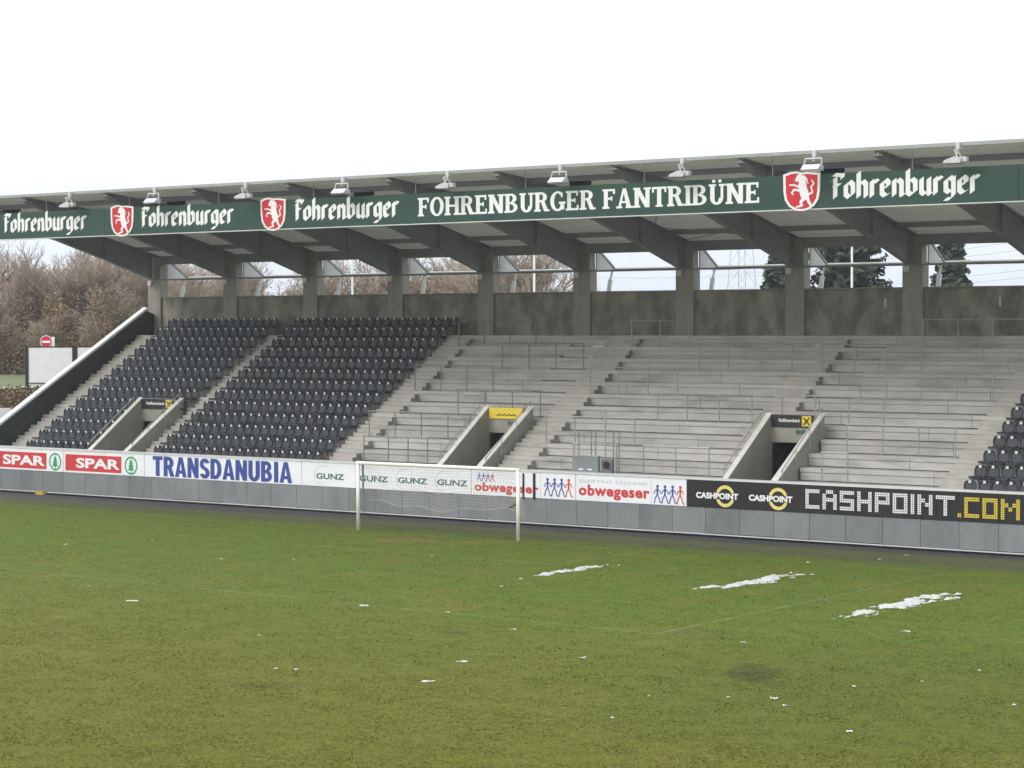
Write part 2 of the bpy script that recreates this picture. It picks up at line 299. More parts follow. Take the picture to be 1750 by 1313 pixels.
def slab(s, x0, x1, z0, h, y, m, parent):
    t, th, sh, se = .20, .11, .10, .07      # stem, thin, serif height, serif overhang (height = 1)
    def rect(a, b, c, d): return [(a, c), (b, c), (b, d), (a, d)]
    def stem(x, z0_=0, z1_=1, lo=1, hi=1):
        r = [rect(x, x + t, z0_, z1_)]
        if lo: r.append(rect(x - se, x + t + se, z0_, z0_ + sh))
        if hi: r.append(rect(x - se, x + t + se, z1_ - sh, z1_))
        return r
    def bowl(cx, cz, rx, rz, a0, a1, wt=t, wn=th, n=14):
        o = []; A = [R(a0 + (a1 - a0) * i / n) for i in range(n + 1)]
        f = lambda a, dx, dz: (cx + (rx - dx) * math.cos(a), cz + (rz - dz) * math.sin(a))
        for a, b in zip(A, A[1:]): o.append([f(a, 0, 0), f(a, wt, wn), f(b, wt, wn), f(b, 0, 0)])
        return o
    def glyph(c):
        if c == 'F': return .66, stem(.07) + [rect(.2, .62, .89, 1), rect(.52, .62, .74, .9), rect(.2, .48, .46, .57), rect(.42, .49, .40, .63)]
        if c == 'E': return .70, stem(.07) + [rect(.2, .62, .89, 1), rect(.53, .62, .74, .9), rect(.2, .48, .46, .57), rect(.42, .49, .40, .63), rect(.2, .65, 0, .11), rect(.56, .65, .1, .27)]
        if c in 'OG':
            if c == 'O': return .82, bowl(.41, .5, .38, .52, 0, 360, n=28)
            return .82, bowl(.41, .5, .38, .52, 48, 330, n=22) + [rect(.55, .75, .06, .42), rect(.47, .81, .36, .47), rect(.58, .67, .70, .94)]
        if c == 'H': return .86, stem(.07) + stem(.58) + [rect(.2, .6, .45, .56)]
        if c == 'N': return .88, stem(.08, lo=1) + stem(.60, lo=0)[0:1] + [rect(.52, .87, .9, 1)] + [[(.08, 1), (.30, 1), (.80, 0), (.58, 0)]]
        if c == 'R': return .80, stem(.07) + bowl(.36, .74, .30, .26, -90, 90) + [rect(.2, .38, .89, 1), rect(.2, .38, .48, .59), [(.34, .52), (.54, .52), (.74, 0), (.52, 0)], rect(.52, .80, 0, .1)]
        if c == 'B': return .76, stem(.07) + bowl(.36, .75, .28, .25, -90, 90) + bowl(.36, .27, .34, .27, -90, 90) + [rect(.2, .38, .89, 1), rect(.2, .38, .46, .55), rect(.2, .38, 0, .11)]
        if c in 'UÜ':
            g = [rect(.10, .30, .3, 1), rect(.03, .37, .9, 1), rect(.58, .70, .3, 1), rect(.50, .78, .9, 1)] + bowl(.40, .32, .30, .34, 180, 360, .2, .12)
            if c == 'Ü': g += [rect(.20, .34, 1.08, 1.22), rect(.48, .62, 1.08, 1.22)]
            return .80, g
        if c == 'A': return .84, [[(.10, 0), (.22, 0), (.42, .86), (.40, 1), (.34, 1)], [(.54, 0), (.76, 0), (.50, 1), (.34, 1)], rect(.2, .62, .26, .36), rect(.02, .32, 0, .1), rect(.48, .84, 0, .1)]
        if c == 'T': return .76, stem(.28, hi=0) + [rect(.04, .72, .89, 1), rect(.04, .13, .72, .9), rect(.63, .72, .72, .9)]
        if c == 'I': return .36, stem(.08)
        return .34, []
    G = [glyph(c) for c in s]; W = sum(g[0] for g in G); k = (x1 - x0) / W; x = 0
    for a, ps in G:
        ink = Ink(y)
        for p in ps: ink.poly([(x0 + (x + px) * k, z0 + pz * h) for px, pz in p])
        x += a
        if ps: ink.mb.build('serif_letter', m, parent)

def block(s, x0, x1, z0, h, y, m, parent):           # heavy condensed capitals
    t, th = .25, .19
    rect = lambda a, b, c, d: [(a, c), (b, c), (b, d), (a, d)]
    def bowl(cx, cz, rx, rz, a0, a1, n=12, wt=t, wn=th):
        A = [R(a0 + (a1 - a0) * i / n) for i in range(n + 1)]; f = lambda a, dx, dz: (cx + (rx - dx) * math.cos(a), cz + (rz - dz) * math.sin(a))
        return [[f(a, 0, 0), f(a, wt, wn), f(b, wt, wn), f(b, 0, 0)] for a, b in zip(A, A[1:])]
    G = {'T': (.66, [rect(.0, .62, 1 - th, 1), rect(.185, .435, 0, 1 - th)]),
         'R': (.72, [rect(.02, .27, 0, 1), rect(.27, .36, 1 - th, 1), rect(.27, .36, .40, .40 + th)] + bowl(.34, .70, .30, .30, -90, 90) + [[(.28, .42), (.52, .46), (.70, 0), (.44, 0)]]),
         'A': (.74, [[(.0, 0), (.24, 0), (.37, .78), (.24, 1)], [(.48, 0), (.72, 0), (.48, 1), (.24, 1), (.36, .72)], rect(.18, .56, .18, .34)]),
         'N': (.76, [rect(.03, .27, 0, 1), rect(.47, .71, 0, 1), [(.03, 1), (.27, 1), (.71, 0), (.47, 0)]]),
         'S': (.64, bowl(.32, .715, .30, .285, 15, 275, 16, .24, .19) + bowl(.32, .285, .30, .285, 195, 455, 16, .24, .19)),
         'D': (.74, [rect(.02, .27, 0, 1), rect(.27, .34, 1 - th, 1), rect(.27, .34, 0, th)] + bowl(.32, .5, .37, .5, -90, 90, 16)),
         'U': (.74, [rect(.03, .28, .3, 1), rect(.45, .70, .3, 1)] + bowl(.365, .32, .335, .33, 180, 360)),
         'B': (.72, [rect(.02, .27, 0, 1), rect(.27, .36, 1 - th, 1), rect(.27, .36, .42, .58), rect(.27, .36, 0, th)] + bowl(.34, .74, .28, .26, -90, 90, 12, .22, .17) + bowl(.34, .28, .32, .28, -90, 90, 12, .23, .17)),
         'I': (.36, [rect(.05, .30, 0, 1)])}
    W = sum(G[c][0] for c in s); k = (x1 - x0) / W; x = 0
    for c in s:
        ink = Ink(y); a, ps = G[c]
        for p in ps: ink.poly([(x0 + (x + px) * k, z0 + pz * h) for px, pz in p])
        ink.mb.build('block_letter', m, parent); x += a

# ------------------------------------------------------------------ ground, pitch and markings
def sstep(t): t = max(0, min(1, t)); return t * t * (3 - 2 * t)
def terrain(x, y):
    h = max(max(0, min(1, (-27.6 - x) / 9)) ** .8, sstep((y - 23) / 8)) * 4.1
    far = sstep((math.hypot(x + 20, y - 60) - 150) / 300); return h * (1 - .3 * far) - .03
xs = [-2500, -900, -400, -200] + [-150 + 6 * i for i in range(18)] + [-40 + 1.0 * i for i in range(16)] + [-20, -10, 0, 15, 30, 50, 80, 140, 260, 600, 1500]
ys = [-600, -250, -120, -80, -40, -10, 0, 8, 16] + [21 + 1.2 * i for i in range(10)] + [36, 45, 60, 80, 110, 160, 250, 500, 1200, 3000]
mb = MB(); mb.add([(x, y, terrain(x, y)) for y in ys for x in xs], [(j * len(xs) + i, j * len(xs) + i + 1, (j + 1) * len(xs) + i + 1, (j + 1) * len(xs) + i) for j in range(len(ys) - 1) for i in range(len(xs) - 1)])
mb.build('ground', 'ground', kind='structure', smooth=True)
mb = MB(); mb.add([(-27, -100, 0), (75, -100, 0), (75, 4.4, 0), (-27, 4.4, 0)], [(0, 1, 2, 3)])
pitch = mb.build('pitch', 'pitch', kind='structure')
def marking(pts, w):
    mb = MB()
    for (a, b) in zip(pts, pts[1:]):
        A, B = Vector((*a, 0)), Vector((*b, 0)); d = (B - A).normalized(); n = Vector((-d.y, d.x, 0)) * w / 2; A -= d * w / 2; B += d * w / 2
        mb.add([A - n, B - n, B + n, A + n], [(0, 1, 2, 3)])
        for i in range(len(mb.v) - 4, len(mb.v)): mb.v[i] = (mb.v[i][0], mb.v[i][1], .004)
        break
    mb.build('line_marking', 'line', pitch)
for p in ([(-27, -.1), (70, -.6)], [(23.95, -.9), (23.95, -16.75)], [(23.85, -16.75), (-16.5, -16.1)], [(12.85, -.5), (12.85, -5.5)], [(12.75, -5.5), (-5.4, -5.3)]): marking(p, .12)
import numpy as np
def grass(n, seed):                     # short worn tufts, denser and finer towards the goal end
    g_ = np.random.default_rng(seed); dist = 36 * (104 / 36) ** g_.uniform(0, 1, n); lat = g_.uniform(-1, 1, n) * dist * .245
    x = 53.239 - .5955 * dist + .8034 * lat; y = -62.203 + .8033 * dist + .5955 * lat; ok = (y < 2.3) & (x > -26); x, y = x[ok], y[ok]; n = len(x)
    clump = .5 + .5 * np.sin(x * 1.9 + np.sin(y * 1.3) * 2) * np.sin(y * 2.3 + np.sin(x * .9) * 2)
    h = g_.uniform(.004, .016, n) * (.6 + .8 * clump); w = g_.uniform(.010, .026, n); t = g_.uniform(0, np.pi, n); lx, ly = g_.normal(0, .042, n), g_.normal(0, .042, n)
    V = np.zeros((n, 3, 3)); c, s_ = np.cos(t) * w, np.sin(t) * w
    V[:, 0] = np.stack([x - c, y - s_, np.full(n, -.002)], 1); V[:, 1] = np.stack([x + c, y + s_, np.full(n, -.002)], 1); V[:, 2] = np.stack([x + lx, y + ly, h], 1)
    me = bpy.data.meshes.new('grass'); me.vertices.add(3 * n); me.vertices.foreach_set('co', V.ravel()); me.loops.add(3 * n); me.loops.foreach_set('vertex_index', np.arange(3 * n, dtype=np.int32))
    me.polygons.add(n); me.polygons.foreach_set('loop_start', np.arange(0, 3 * n, 3, dtype=np.int32)); me.update(); me.materials.append(MT['pitch']); return me
link('grass', grass(560000, 3), kind='stuff', label='short worn winter grass covering the football pitch', cat='grass')
mb = MB(); mb.add([(-40, 2.8, .004), (-15, 3.1, .004), (0, 3.65, .004), (15.5, 3.95, .004), (24.5, 4.25, .004), (70, 4.38, .004), (70, 5.6, .004), (-40, 5.6, .004)], [tuple(range(8))])
mb.build('perimeter_path', 'asphalt', kind='structure')
def patch(name, cx, cy, rx, ry, m, parent, seed, z=.004, ang=0):
    r_ = random.Random(seed); n = 26; mb = MB(); ca, sa = math.cos(ang), math.sin(ang); P = []
    for i in range(n):
        t = 2 * math.pi * i / n; k = r_.uniform(.55, 1.1); x, y = rx * k * math.cos(t), ry * k * math.sin(t); P.append((cx + x * ca - y * sa, cy + x * sa + y * ca, z))
    mb.add(P, [tuple(range(n))]); return mb.build(name, m, parent)

# ------------------------------------------------------------------ grandstand
D, RZ, Y0, Z0, NR = .76, .465, 5.35, 1.56, 13
YK = lambda k: Y0 + D * k
ZK = lambda k: Z0 + RZ * k
CX = [-26.8 + 5.2 * i for i in range(12)]
stand = empty('grandstand', (0, 10, 0), 'long roofed concrete football grandstand with green lettered roof fascia', 'grandstand')
VOM = [(-20.23, -18.17), (-.36, 1.37), (12.67, 14.46)]      # inner faces of the stair openings
XL, XR = -26.75, 31.0
# terrace core, then one precast step unit per row and length
mb = MB(); xc = XL
for l, r_ in VOM + [(XR, XR)]:
    mb.prism_x([(8.75, .2), (15.7, .2), (15.7, ZK(12) - .25), (YK(12), ZK(12) - .25), (8.75, ZK(4) - .45)], xc, l - .01); xc = r_ + .01
terr = mb.build('terrace', 'terrace', stand)
for k in range(NR):
    cuts = [XL] + [x + (.0 if k % 2 else 1.3) for x in [-22.9 + 5.2 * i for i in range(10)]] + [XR]
    spans = [(a, b) for a, b in zip(cuts, cuts[1:]) if b > a]
    if k < 5:
        ns = []
        for a, b in spans:
            segs = [(a, b)]
            for l, r_ in VOM:
                l2, r2 = l - .22, r_ + .25; nn = []
                for c, d in segs:
                    if d <= l2 or c >= r2: nn.append((c, d)); continue
                    if c < l2: nn.append((c, l2))
                    if d > r2: nn.append((r2, d))
                segs = nn
            ns += segs
        spans = ns
    y, z = YK(k), ZK(k); yb = YK(k + 1) + .03 if k < 12 else 15.72
    for a, b in spans:
        if b - a < .1: continue
        mb = MB(); a += .008; b -= .008
        mb.prism_x([(y - .018, z - .15), (yb, z - .15), (yb, z), (y - .005, z), (y - .018, z - .012)], a, b)
        mb.prism_x([(y + .012, z - RZ + .03), (y + .14, z - RZ + .03), (y + .14, z - .162), (y + .012, z - .162)], a, b)
        mb.build('terrace_step', 'terrace', terr)
mb = MB(); mb.box(XL, XR, 5.08, 5.36, 1.0, 1.22); mb.build('front_walkway', 'terrace', stand)
# stair flights: two half-steps in front of every riser
def flight(x0, x1, rows):
    base = None
    for k in rows:
        mb = MB(); y1 = YK(k + 1) - .02; z = ZK(k) + .002
        for (dy, h) in ((.50, .155), (.25, .31)):
            pass
        P = [(y1 - .50, z), (y1, z), (y1, z + .31), (y1 - .25, z + .31), (y1 - .25, z + .155), (y1 - .50, z + .155)]
        n = 6
        V = [(x0, a, b) for a, b in P] + [(x1, a, b) for a, b in P]
        mb.add(V, [(i, (i + 1) % n, (i + 1) % n + n, i + n) for i in range(n)])
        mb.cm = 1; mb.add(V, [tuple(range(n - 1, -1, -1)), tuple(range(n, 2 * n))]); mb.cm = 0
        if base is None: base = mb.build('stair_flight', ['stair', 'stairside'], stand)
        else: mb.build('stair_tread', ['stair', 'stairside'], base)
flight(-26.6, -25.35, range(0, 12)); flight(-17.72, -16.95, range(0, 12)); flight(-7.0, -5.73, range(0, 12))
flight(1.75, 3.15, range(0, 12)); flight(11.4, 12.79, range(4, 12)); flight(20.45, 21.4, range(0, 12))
# back wall, columns, sill
mb = MB(); mb.box(XL, XR, 16.02, 16.2, 6.9, 8.98); bw = mb.build('back_wall', 'wall', stand)
for a, b in zip(CX, CX[1:]):
    mb = MB(); mb.box(a + .44, b - .44, 15.86, 16.01, 6.95, 8.96); mb.build('wall_panel', 'wall', bw)
    mb = MB(); mb.box(a + .44, b - .44, 15.83, 16.24, 8.985, 9.03); mb.build('sill', 'column', bw)
for i, x in enumerate(CX):
    mb = MB(); mb.box(x - .432, x + .432, 15.74, 16.26, 6.95, 9.86); mb.box(x - .36, x + .36, 15.82, 16.24, 9.86, 10.98)
    c = mb.build('column', 'column', stand)
    mb = MB(); mb.box(x - .36, x - .12, 15.64, 15.735, 9.62, 9.85); mb.build('bearing_plate', 'trim', c)
    # rear gusset and raking strut
    mb = MB(); mb.prism_x([(16.27, 10.86), (16.42, 10.74), (17.62, 9.98), (16.27, 9.95)], x + .37, x + .43); mb.build('gusset_plate', 'lampwhite', c)
    mb = MB(); mb.prism_x([(16.27, 10.99), (16.42, 10.86), (17.70, 10.05), (17.70, 9.96), (16.38, 10.78), (16.27, 10.88)], x + .20, x + .46); mb.build('rear_flange', 'beam', c)
    mb = MB(); mb.tube((x + .3, 17.66, 9.95), (x + .3, 17.5, 9.55), .05, 6); mb.tube((x + .3, 17.5, 9.55), (x + .3, 16.9, 7.2), .10, 6); mb.build('raking_strut', 'trim', c)
# beams
TOP = [(2.95, 13.27), (6.7, 12.91), (12.76, 11.9), (16.2, 11.09)]
BOT = [(2.95, 13.14), (3.95, 12.79), (9.5, 11.72), (12.34, 10.93), (15.75, 9.93)]
def zt(y, P=TOP):
    for (a, za), (b, zb) in zip(P, P[1:]):
        if y <= b: return za + (zb - za) * (y - a) / (b - a)
    return P[-1][1]
for x in CX:
    xb = x - .14
    mb = MB(); mb.prism_x([(y, z - .02) for y, z in TOP[:-1]] + [(15.75, 11.17), ] + [(y, z) for y, z in reversed(BOT)], xb - .03, xb + .03)
    bmo = mb.build('roof_beam', 'beam', stand)
    mb = MB(); mb.prism_x([(y, z - .035) for y, z in BOT] + [(y, z - .002) for y, z in reversed(BOT)], xb - .15, xb + .15); mb.build('bottom_flange', 'beam', bmo)
    mb = MB(); mb.prism_x([(y, z - .06) for y, z in TOP] + [(y, z - .012) for y, z in reversed(TOP)], xb - .13, xb + .13); mb.build('top_flange', 'beam', bmo)
    for y in (7.2, 12.5, 15.55):
        mb = MB(); mb.box(xb + .031, xb + .13, y - .012, y + .012, zt(y, BOT) + .004, zt(y) - .07); mb.build('stiffener', 'beam', bmo)
# roof
RX0, RX1 = -27.6, 31.0
YR = [2.95, 4.8, 6.7, 8.7, 10.7, 12.76, 14.5, 16.35]
mb = MB(); mb.box(RX0, RX1, 16.36, 16.5, 11.0, 11.2); roof = mb.build('roof', 'gutter', stand)
bx = [RX0] + [c - .14 for c in CX[1:]]
for a, b in zip(bx, bx[1:]):
    for ya, yb in zip(YR, YR[1:]):
        mb = MB(); n = 4; g = (yb - ya) / n
        for j in range(n):
            p, q_ = ya + g * j, ya + g * (j + 1) - .035
            mb.prism_x([(p, zt(p)), (q_, zt(q_)), (q_, zt(q_) + .125), (p, zt(p) + .125)], a + .004, b - .004)
            mb.prism_x([(q_, zt(q_) + .02), (q_ + .035, zt(q_ + .035) + .02), (q_ + .035, zt(q_ + .035) + .12), (q_, zt(q_) + .12)], a + .004, b - .004)
        mb.build('roof_panel', 'soffit', roof)
for y in (4.75, 8.3, 11.4, 14.55):
    mb = MB(); z = zt(y); mb.box(RX0 + .1, RX1, y - .06, y + .06, z - .20, z - .004); mb.build('purlin', 'beam', roof)
mb = MB(); mb.box(RX0, RX1, 15.9, 16.15, 10.66, 11.06); mb.build('eaves_beam', 'beam', roof)
mb = MB(); mb.box(RX0, RX1, 2.86, 2.945, 13.27, 13.385); mb.build('roof_edge_trim', 'gutter', roof)
for p0, p1 in (((4.4, 6.0), (9.5, 13.5)), ((9.5, 6.0), (4.4, 13.5)), ((4.4, 13.6), (9.5, 15.7)), ((9.5, 13.6), (4.4, 15.7))):
    mb = MB(); mb.tube((p0[0], p0[1], zt(p0[1]) - .12 - (.03 if p0[0] < 5 else 0)), (p1[0], p1[1], zt(p1[1]) - .12 - (.03 if p0[0] < 5 else 0)), .018, 5); mb.build('brace_rod', 'beam', roof)
mb = MB(); mb.tube((XL, 15.68, 9.89), (XR, 15.68, 9.89), .045, 6); mb.build('opening_rail', 'beam', stand)
mb = MB(); mb.tube((XL, 17.68, 10.03), (XR, 17.68, 10.03), .055, 6); mb.build('rear_pipe', 'trim', stand)
# raking end wall
mb = MB(); mb.prism_x([(4.9, .3), (15.7, 5.0), (15.7, 8.18), (15.15, 8.36), (4.9, 2.50)], -27.0, -26.78); ew = mb.build('end_wall', 'endwall', stand)
mb = MB(); sl = (8.36 - 2.50) / (15.15 - 4.9)
mb.prism_x([(4.85, 2.51 - .03), (15.2, 8.395), (15.2, 8.52), (4.85, 2.60)], -27.06, -26.72); mb.build('white_coping', 'white', ew)
# stair openings (vomitories)
for i, (l, r_) in enumerate(VOM):
    yb = 8.52
    def side(x0, x1, ye, nm, par):
        mb = MB(); mb.prism_x([(5.2, .2), (ye, .2), (ye, 4.30), (5.42, 2.06), (5.2, 2.02)], x0, x1); o = mb.build(nm, 'vom', par)
        mb = MB(); mb.prism_x([(5.17, 2.024), (5.42, 2.064), (ye + .02, 4.304), (ye + .02, 4.345), (5.41, 2.105), (5.17, 2.065)], x0 - .015, x1 + .015); mb.build('wall_cap', 'vomcap', o)
        return o
    left = side(l - .2, l, yb + .02, 'vomitory_wall', stand); right = side(r_, r_ + .23, yb + .35, 'vomitory_wall', stand)
    mb = MB(); mb.box(l + .001, r_ - .001, yb, yb + .06, 3.27, 4.30); mb.box(l + .001, r_ - .001, yb + .061, YK(5) + .03, 3.27, 3.42); o = mb.build('vomitory_lintel', 'vom', left)
    mb = MB(); mb.box(l - .22, l - .001, yb + .03, YK(5) + .03, 3.0, 3.42); mb.box(r_ + .001, r_ + .25, yb + .36, YK(5) + .03, 3.0, 3.42); mb.build('landing_slab', 'vom', left)
    mb = MB(); mb.box(l + .001, r_ - .001, 5.1, yb + 3.5, .9, 1.05); mb.build('vomitory_floor', 'vom', left)
    mb = MB(); mb.box(l - .2, r_ + .2, yb + 2.4, yb + 2.5, 1.05, 3.3); mb.box(l - .2, r_ + .2, YK(5) + .04, yb + 2.39, 3.2, 3.26); mb.box(l + .002, l + .03, yb + .10, yb + 2.39, 1.052, 3.19); mb.box(r_ - .03, r_ - .002, yb + .10, yb + 2.39, 1.052, 3.19); mb.box(l + .031, r_ - .031, yb + .1, yb + 2.39, 1.052, 1.07); mb.build('dark_passage', 'dark', left)  # near-black lining, the passage's shade is put into its colour
    for xx, y1 in ((l - .28, 8.3), (r_ + .30, 8.6)):
        mb = MB()
        a, b = (xx, 5.6, 2.42), (xx, y1, 2.42 + (y1 - 5.6) * .715)
        mb.tube(a, b, .022, 6)
        for f in (0.02, .35, .68, .98):
            y = 5.6 + (y1 - 5.6) * f; z = 2.42 + (y - 5.6) * .715; mb.tube((xx, y, z), (xx, y, z - .75), .016, 5)
        mb.build('vomitory_handrail', 'rail', stand)
# fascia
FY = 3.28
mb = MB(); mb.box(-27.4, XR, FY + .13, FY + .2, 11.5, 12.6); mb.box(-27.4, XR, FY - .01, FY + .22, 11.435, 11.47)
fas = mb.build('fascia', 'trim', stand)
px = -27.4
while px < XR:
    nx = min(px + 2.6, XR); mb = MB(); mb.box(px + .006, nx - .006, FY, FY + .125, 11.475, 12.62); mb.build('fascia_panel', 'green', fas); px = nx
for x in CX:
    mb = MB(); mb.tube((x + .9, FY + .06, 12.6), (x + .9, FY + .06, zt(FY + .06) - .0), .014, 5); mb.build('fascia_hanger', 'gutter', fas)
def crest(x0, x1, zl, zh):
    w, h = x1 - x0, zh - zl
    sh = [(0, .93), (.16, .98), (.34, 1.0), (.5, .96), (.68, .97), (1.0, .93), (.99, .5), (.95, .28), (.84, .12), (.66, .02), (.5, 0), (.34, .02), (.16, .12), (.05, .28), (.01, .5)]
    P = lambda u, v: (x0 + u * w, zl + v * h)
    mb = MB(); mb.prism_y([P(*p) for p in sh], FY - .035, FY - .006); c = mb.build('crest', 'white', fas)
    ink = Ink(FY - .039); ink.poly([P(.5 + (u - .5) * .86, .5 + (v - .5) * .90) for u, v in sh]); ink.mb.build('crest_field', 'crestred', c) if False else ink.mb.build('crest_field', 'crestred', fas)
    k = Ink(FY - .044); q_ = lambda pts: [P(u, v) for u, v in pts]
    k.poly(q_([(.38, .90), (.46, .93), (.56, .88), (.62, .76), (.64, .60), (.70, .44), (.70, .30), (.58, .26), (.48, .36), (.44, .50), (.42, .66), (.44, .74), (.36, .74), (.32, .78), (.36, .84)]))
    k.stroke(q_([(.46, .60), (.30, .66), (.18, .66)]), .05 * w, .03 * w); k.stroke(q_([(.46, .52), (.30, .54), (.24, .46), (.28, .42)]), .06 * w, .03 * w)
    k.stroke(q_([(.56, .32), (.48, .22), (.52, .14), (.36, .10)]), .09 * w, .035 * w); k.stroke(q_([(.66, .34), (.70, .22), (.76, .14), (.74, .05)]), .09 * w, .035 * w)
    k.stroke(q_([(.68, .40), (.80, .46), (.76, .60), (.84, .68), (.78, .76)]), .05 * w, .03 * w); k.stroke(q_([(.56, .88), (.64, .80), (.68, .68)]), .05 * w, .02 * w)
    k.mb.build('crest_horse', 'white', fas)
for a, b in ((-16.57, -15.18), (-7.88, -6.51), (16.15, 17.57), (24.9, 26.3)): crest(a, b, 11.40, 12.74)
for a, b in ((-23.55, -18.1), (-14.85, -9.4), (-6.16, -.68), (17.88, 23.3)): blackletter('Fohrenburger', a, b, 11.77, .86, FY - .006, 'white', fas)
slab('FOHRENBURGER FANTRIBÜNE', .25, 15.25, 11.74, .70, FY - .006, 'white', fas)

# ------------------------------------------------------------------ perimeter wall and boards
pw = empty('perimeter_wall', (0, 5, 0), 'low grey panelled wall along the pitch edge below the advertising boards', 'wall')
mb = MB(); mb.box(-29, XR, 5.075, 5.2, 0, 2.02); mb.build('wall_core', 'plinth', pw)
x = -28.6
while x < XR:
    mb = MB(); dz = rnd.uniform(-.012, .012); mb.box(x + .008, x + 1.4 - .008, 5.0 + rnd.uniform(0, .006), 5.06, .15 + dz, 1.06); mb.build('wall_panel', 'panel', pw)
    mb = MB(); mb.box(x - .06, x + .06, 5.01, 5.06, .0, .145); mb.build('wall_foot', 'plinth', pw); x += 1.4
mb = MB(); mb.box(-29, XR, 4.96, 5.3, 2.045, 2.11); mb.build('top_rail', 'trim', pw)
mb = MB(); mb.box(-29, XR, 4.975, 5.06, .095, .13); mb.build('bottom_rail', 'trim', pw)
BY = 4.985
def board(x0, x1, m, label, seams=()):
    b = empty('advertising_board', ((x0 + x1) / 2, 5.0, 1.07), label, 'advertising board')
    c = [x0] + list(seams) + [x1]
    for p, q_ in zip(c, c[1:]):
        mb = MB(); mb.box(p + .006, q_ - .006, BY, 5.07, 1.07, 2.04); mb.build('board_panel', m, b)
    return b
F = BY - .004
def spar(b, x0, x1, tx0, tcx, full):
    ink = Ink(F); ink.poly([(x0, 1.15), (x1, 1.15), (x1, 1.88), (x0, 1.88)]); ink.mb.build('red_field', 'red', b)
    text('SPAR', tx0, x1 - .1, 1.29, 1.74, F - .003, 'white', b, .035)
    ink = Ink(F); ink.ring(tcx, 1.51, .40, .325, ko=1.0); k = ink
    k.poly([(tcx - .20, 1.30), (tcx + .20, 1.30), (tcx + .06, 1.48), (tcx - .06, 1.48)]); k.poly([(tcx - .16, 1.45), (tcx + .16, 1.45), (tcx + .05, 1.62), (tcx - .05, 1.62)])
    k.poly([(tcx - .12, 1.59), (tcx + .12, 1.59), (tcx, 1.82)]); k.poly([(tcx - .03, 1.2), (tcx + .03, 1.2), (tcx + .03, 1.31), (tcx - .03, 1.31)]); k.mb.build('fir_emblem', 'leafgreen', b)
b = board(-27.2, -21.6, 'boardwhite', 'red and white supermarket board with fir emblem at the far left end', (-24.4,)); spar(b, -26.6, -22.7, -25.65, -22.12, 1)
b = board(-21.58, -16.45, 'boardwhite', 'red and white supermarket board beside the blue lettered board', (-19.0,)); spar(b, -21.45, -17.86, -20.75, -17.26, 1)
b = board(-16.43, -7.3, 'boardwhite', 'white board with large dark blue capital letters TRANSDANUBIA', (-13.4, -10.3)); block('TRANSDANUBIA', -15.92, -7.80, 1.12, .86, F, 'blue', b)
b = board(-7.28, 1.45, 'boardwhite', 'white board with four small dark green GUNZ marks behind the goal', (-4.4, -1.5))
for gx in (-6.5, -4.2, -2.2, -.22):
    text('GUNZ', gx, gx + 1.5, 1.36, 1.60, F, 'gunz', b, .03, 'mark_lettering')
    ink = Ink(F - .002); ink.ring(gx + .42, 1.52, .52, .50, 60, 250, n=20, ko=.8); ink.mb.build('mark_arc', 'greyprint', b)
def figures(b, x0, x1, z0, z1):
    w = (x1 - x0) / 4; h = z1 - z0
    for i in range(4):
        ink = Ink(F - .001 * i); cx = x0 + (i + .5) * w; q_ = lambda P: [(cx + u * w, z0 + v * h) for u, v in P]
        ink.disc(*q_([(.0, .90)])[0], .09 * h, 10)
        ink.stroke(q_([(0, .80), (-.02, .45)]), .26 * w, .2 * w)
        ink.stroke(q_([(0, .74), (-.32, .66), (-.44, .50)]), .11 * w); ink.stroke(q_([(0, .74), (.32, .66), (.44, .52)]), .11 * w)
        ink.stroke(q_([(-.03, .46), (-.28, .26), (-.42, .0)]), .13 * w); ink.stroke(q_([(.0, .46), (.22, .24), (.34, .04), (.52, .0)]), .13 * w)
        ink.mb.build('figure_print', 'red' if i == 3 else 'blue', b)
b = board(1.47, 6.36, 'boardwhite', 'white board behind right goalpost with red lettering and four running figures', (4.75,))
text('obwegeser', 1.62, 4.66, 1.12, 1.57, F, 'red', b, .04, space=1.08); figures(b, 1.75, 2.6, 1.62, 1.92); figures(b, 4.92, 6.22, 1.18, 1.86)
mb = MB(); mb.box(3.93, 4.0, BY - .03, BY - .005, 1.02, 1.98); mb.build('black_strap', 'black', b)
mb = MB(); mb.box(4.42, 4.52, BY - .03, BY - .005, 1.02, 2.0); mb.build('black_strap', 'black', b)
b = board(6.38, 11.22, 'boardwhite', 'white board with red obwegeser lettering left of the black board', (9.72,))
text('obwegeser', 6.5, 9.65, 1.14, 1.68, F, 'red', b, .04, space=1.08); figures(b, 9.82, 11.12, 1.14, 1.80)
text('ELEKTRO TECHNIK', 6.55, 9.6, 1.74, 1.86, F, 'greyprint', b, .005, 'faint_lettering')
b = board(11.24, 26.6, 'black', 'long black board with dotted white and yellow CASHPOINT.COM lettering', (16.0, 21.0))
for x0, x1, cx in ((11.62, 13.37, 12.83), (13.8, 15.55, 14.98)):
    text('CASHPOINT', x0, x1, 1.39, 1.61, F - .003, 'white', b, .045)
    for a0 in (22, 202): ink = Ink(F); ink.ring(cx, 1.50, .39, .27, a0, a0 + 136, 18); ink.mb.build('yellow_arc', 'paleyellow', b)
PX = {'C': '1111 1000 1000 1000 1111', 'A': '0110 1001 1111 1001 1001', 'S': '1111 1000 1111 0001 1111', 'H': '1001 1001 1111 1001 1001', 'P': '1111 1001 1111 1000 1000', 'O': '1111 1001 1001 1001 1111',
      'I': '1 1 1 1 1', 'N': '1001 1101 1011 1001 1001', 'T': '11111 00100 00100 00100 00100', '.': '0 0 0 0 1', 'M': '10001 11011 10101 10001 10001'}
